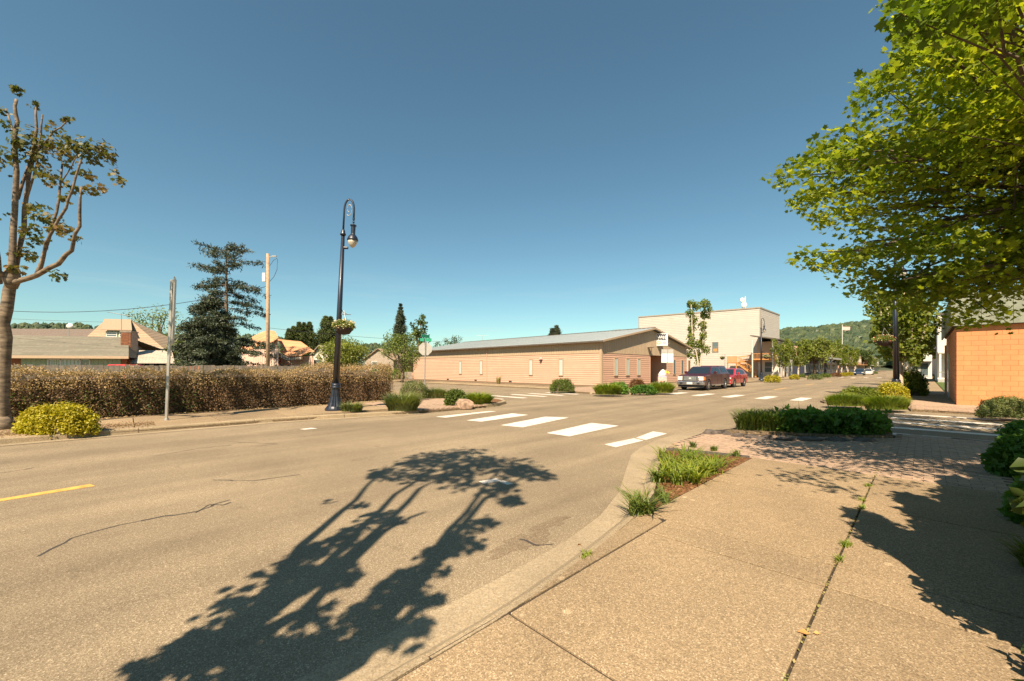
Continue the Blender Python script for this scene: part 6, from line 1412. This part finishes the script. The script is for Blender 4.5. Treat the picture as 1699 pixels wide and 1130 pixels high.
# ------------------------------------------------------------------ avenue trees
def avenue_tree(seed, h, wide, label):
    rt = empty('street_tree', (0,0,.1), 0, label, 'tree', 'pollarded street trees along the avenue'); r_ = np.random.default_rng(seed); R2 = random.Random(seed)
    m = MB(); limb(m, [(0,0,0),(.03,0,h*.3)], .16, .13, 8, .02, R2); cl = []
    for k in range(6):
        an = k*PI/3+r_.random(); w_ = wide*r_.uniform(.5, 1); top = h*r_.uniform(.8, 1)
        pts = [(0,0,h*.28),(math.cos(an)*w_*.6,math.sin(an)*w_*.6,h*.45),(math.cos(an)*w_,math.sin(an)*w_,top)]
        limb(m, pts, .09, .03, 6, .03, R2)
        for j in range(9):
            t = j/8; z = h*.34+(top-h*.34)*t; q_ = min(1, .5+t*.6)
            cl.append((np.array([math.cos(an)*w_*q_+r_.normal()*.15, math.sin(an)*w_*q_+r_.normal()*.15, z]), (.46, .46, .46), int(50+60*t)))
    m.build('trunk', 'bark_pale', rt, smooth=True); clumps('foliage', cl, .22, 'leaf_street', rt, 'fold', seed, .3, .2, world=False); return rt
# the two-headed slim tree before the cream building
d = 53; b_ = W((1160-CX)/F*d, d, .1); rt = empty('street_tree', b_, 0, 'slim two columned maple in front of the cream building behind the pickup', 'tree'); m = MB(); R2 = random.Random(5); cl = []; r_ = np.random.default_rng(6)
for pts in ([(1160,640),(1158,600),(1150,560),(1147,505)],[(1160,640),(1163,600),(1167,560),(1172,500)]):
    limb(m, [P(x, y, d)-b_ for x, y in pts], .13, .05, 7, .03, R2)
m.build('trunk', 'bark_pale', rt, smooth=True)
for (x, y, w_, h_, n_) in ((1147,505,7,8,160),(1156,508,7,8,120),(1170,505,8,9,190),(1178,512,4,6,60),(1145,520,7,9,150),(1151,530,7,9,140),(1168,522,6,9,150),(1148,545,7,9,140),(1167,540,7,9,150),(1146,560,6,8,110),(1168,556,6,8,110),(1145,574,8,10,170),(1162,572,7,8,130),(1172,580,7,8,110),(1144,588,6,7,90),(1157,588,6,9,120),(1158,600,5,6,70),(1166,565,5,9,70),(1152,570,5,7,60),(1176,525,4,5,40)):
    q = P(x, y, d+r_.normal()*.3); cl.append((q, (w_/F*d, w_/F*d, h_/F*d), int(n_*1.5)))
clumps('foliage', cl, .24, 'leaf_street', rt, 'fold', 7, .3, .2)
A1 = avenue_tree(101, 7.6, 1.6, ''); A2 = avenue_tree(102, 7.0, 1.9, ''); A3 = avenue_tree(103, 8.2, 1.5, '')
wp = [(1300,64+0,-15.3,'in front of the white shop door'),(1325,0,-15.3,'at the right edge of the white shop'),(1388,0,-15.3,'just right of the distant lamp'),(1397,0,-15.3,'second right of the distant lamp'),(1407,0,-15.3,'behind the golden bushes'),(1418,0,-15.3,'behind the dark blue car'),(1441,0,-15.3,'behind the pale car'),(1450,0,-15.3,'farthest visible on the left kerb')]
used = False
for k, (px_, _, X_, lb) in enumerate(wp):
    o = (A1, A2, A3)[k] if k < 3 else copy_tree((A1, A2, A3)[k % 3]); dd0, Y_ = atX(px_, X_); o.location = (X_, Y_, .1); o.rotation_euler.z = k*1.3; o['label'] = 'pollarded tree on the left kerb, '+lb
    s_ = (.82, .95, 1.1, 1.05, 1.1, 1.0, 1.0, 1.0)[k]; o.scale = (s_, s_, s_)
for k, (X_, Y_, s_, lb) in enumerate(((-.9,31.5,.98,'right behind the right hand lamp'),(-1.0,41,.95,'left of the shaded pavement beyond the lamp'),(-1.0,52,.95,'beyond the tall green shrub'),(-1.0,66,.9,'farther along the right pavement'),(-1.0,84,.9,'at the far end of the right pavement'))):
    o = copy_tree((A2, A1, A3)[k % 3]); o.location = (X_, Y_, .1); o.rotation_euler.z = k*2.1; o.scale = (s_, s_, s_); o['label'] = 'pollarded tree on the right kerb, '+lb
simple_tree('dark_tree', 1352, 628, 557, 62, 84, 'leaf_yew', 400, 'bark_dark', nc=60, n_=60, zfrac=.35, flat=.7, label='larger dark trunked tree with rounded crown before the navy shop', ls=.045)
simple_tree('dark_tree', 1437, 620, 572, 26, 160, 'leaf_dark', 401, nc=30, n_=40, zfrac=.2, label='dark round tree below the flag on the hillside', ls=.05)
for k in range(9):
    simple_tree('background_tree', 1330+k*22, 616, 578+(k*7) % 9, 34, 330+k*6, 'leaf_shrub' if k % 2 else 'leaf_yew', 410+k, nc=22, n_=34, zfrac=.15, label='far green tree behind the avenue shops, '+('above the navy shop','left of the yellowish shop','behind the yellowish shop','between the shop roofs','over the middle shops','left of the flagpole','by the flagpole','right of the flagpole','nearest the right lamp basket')[k], ls=.06, group='trees behind the avenue shops')
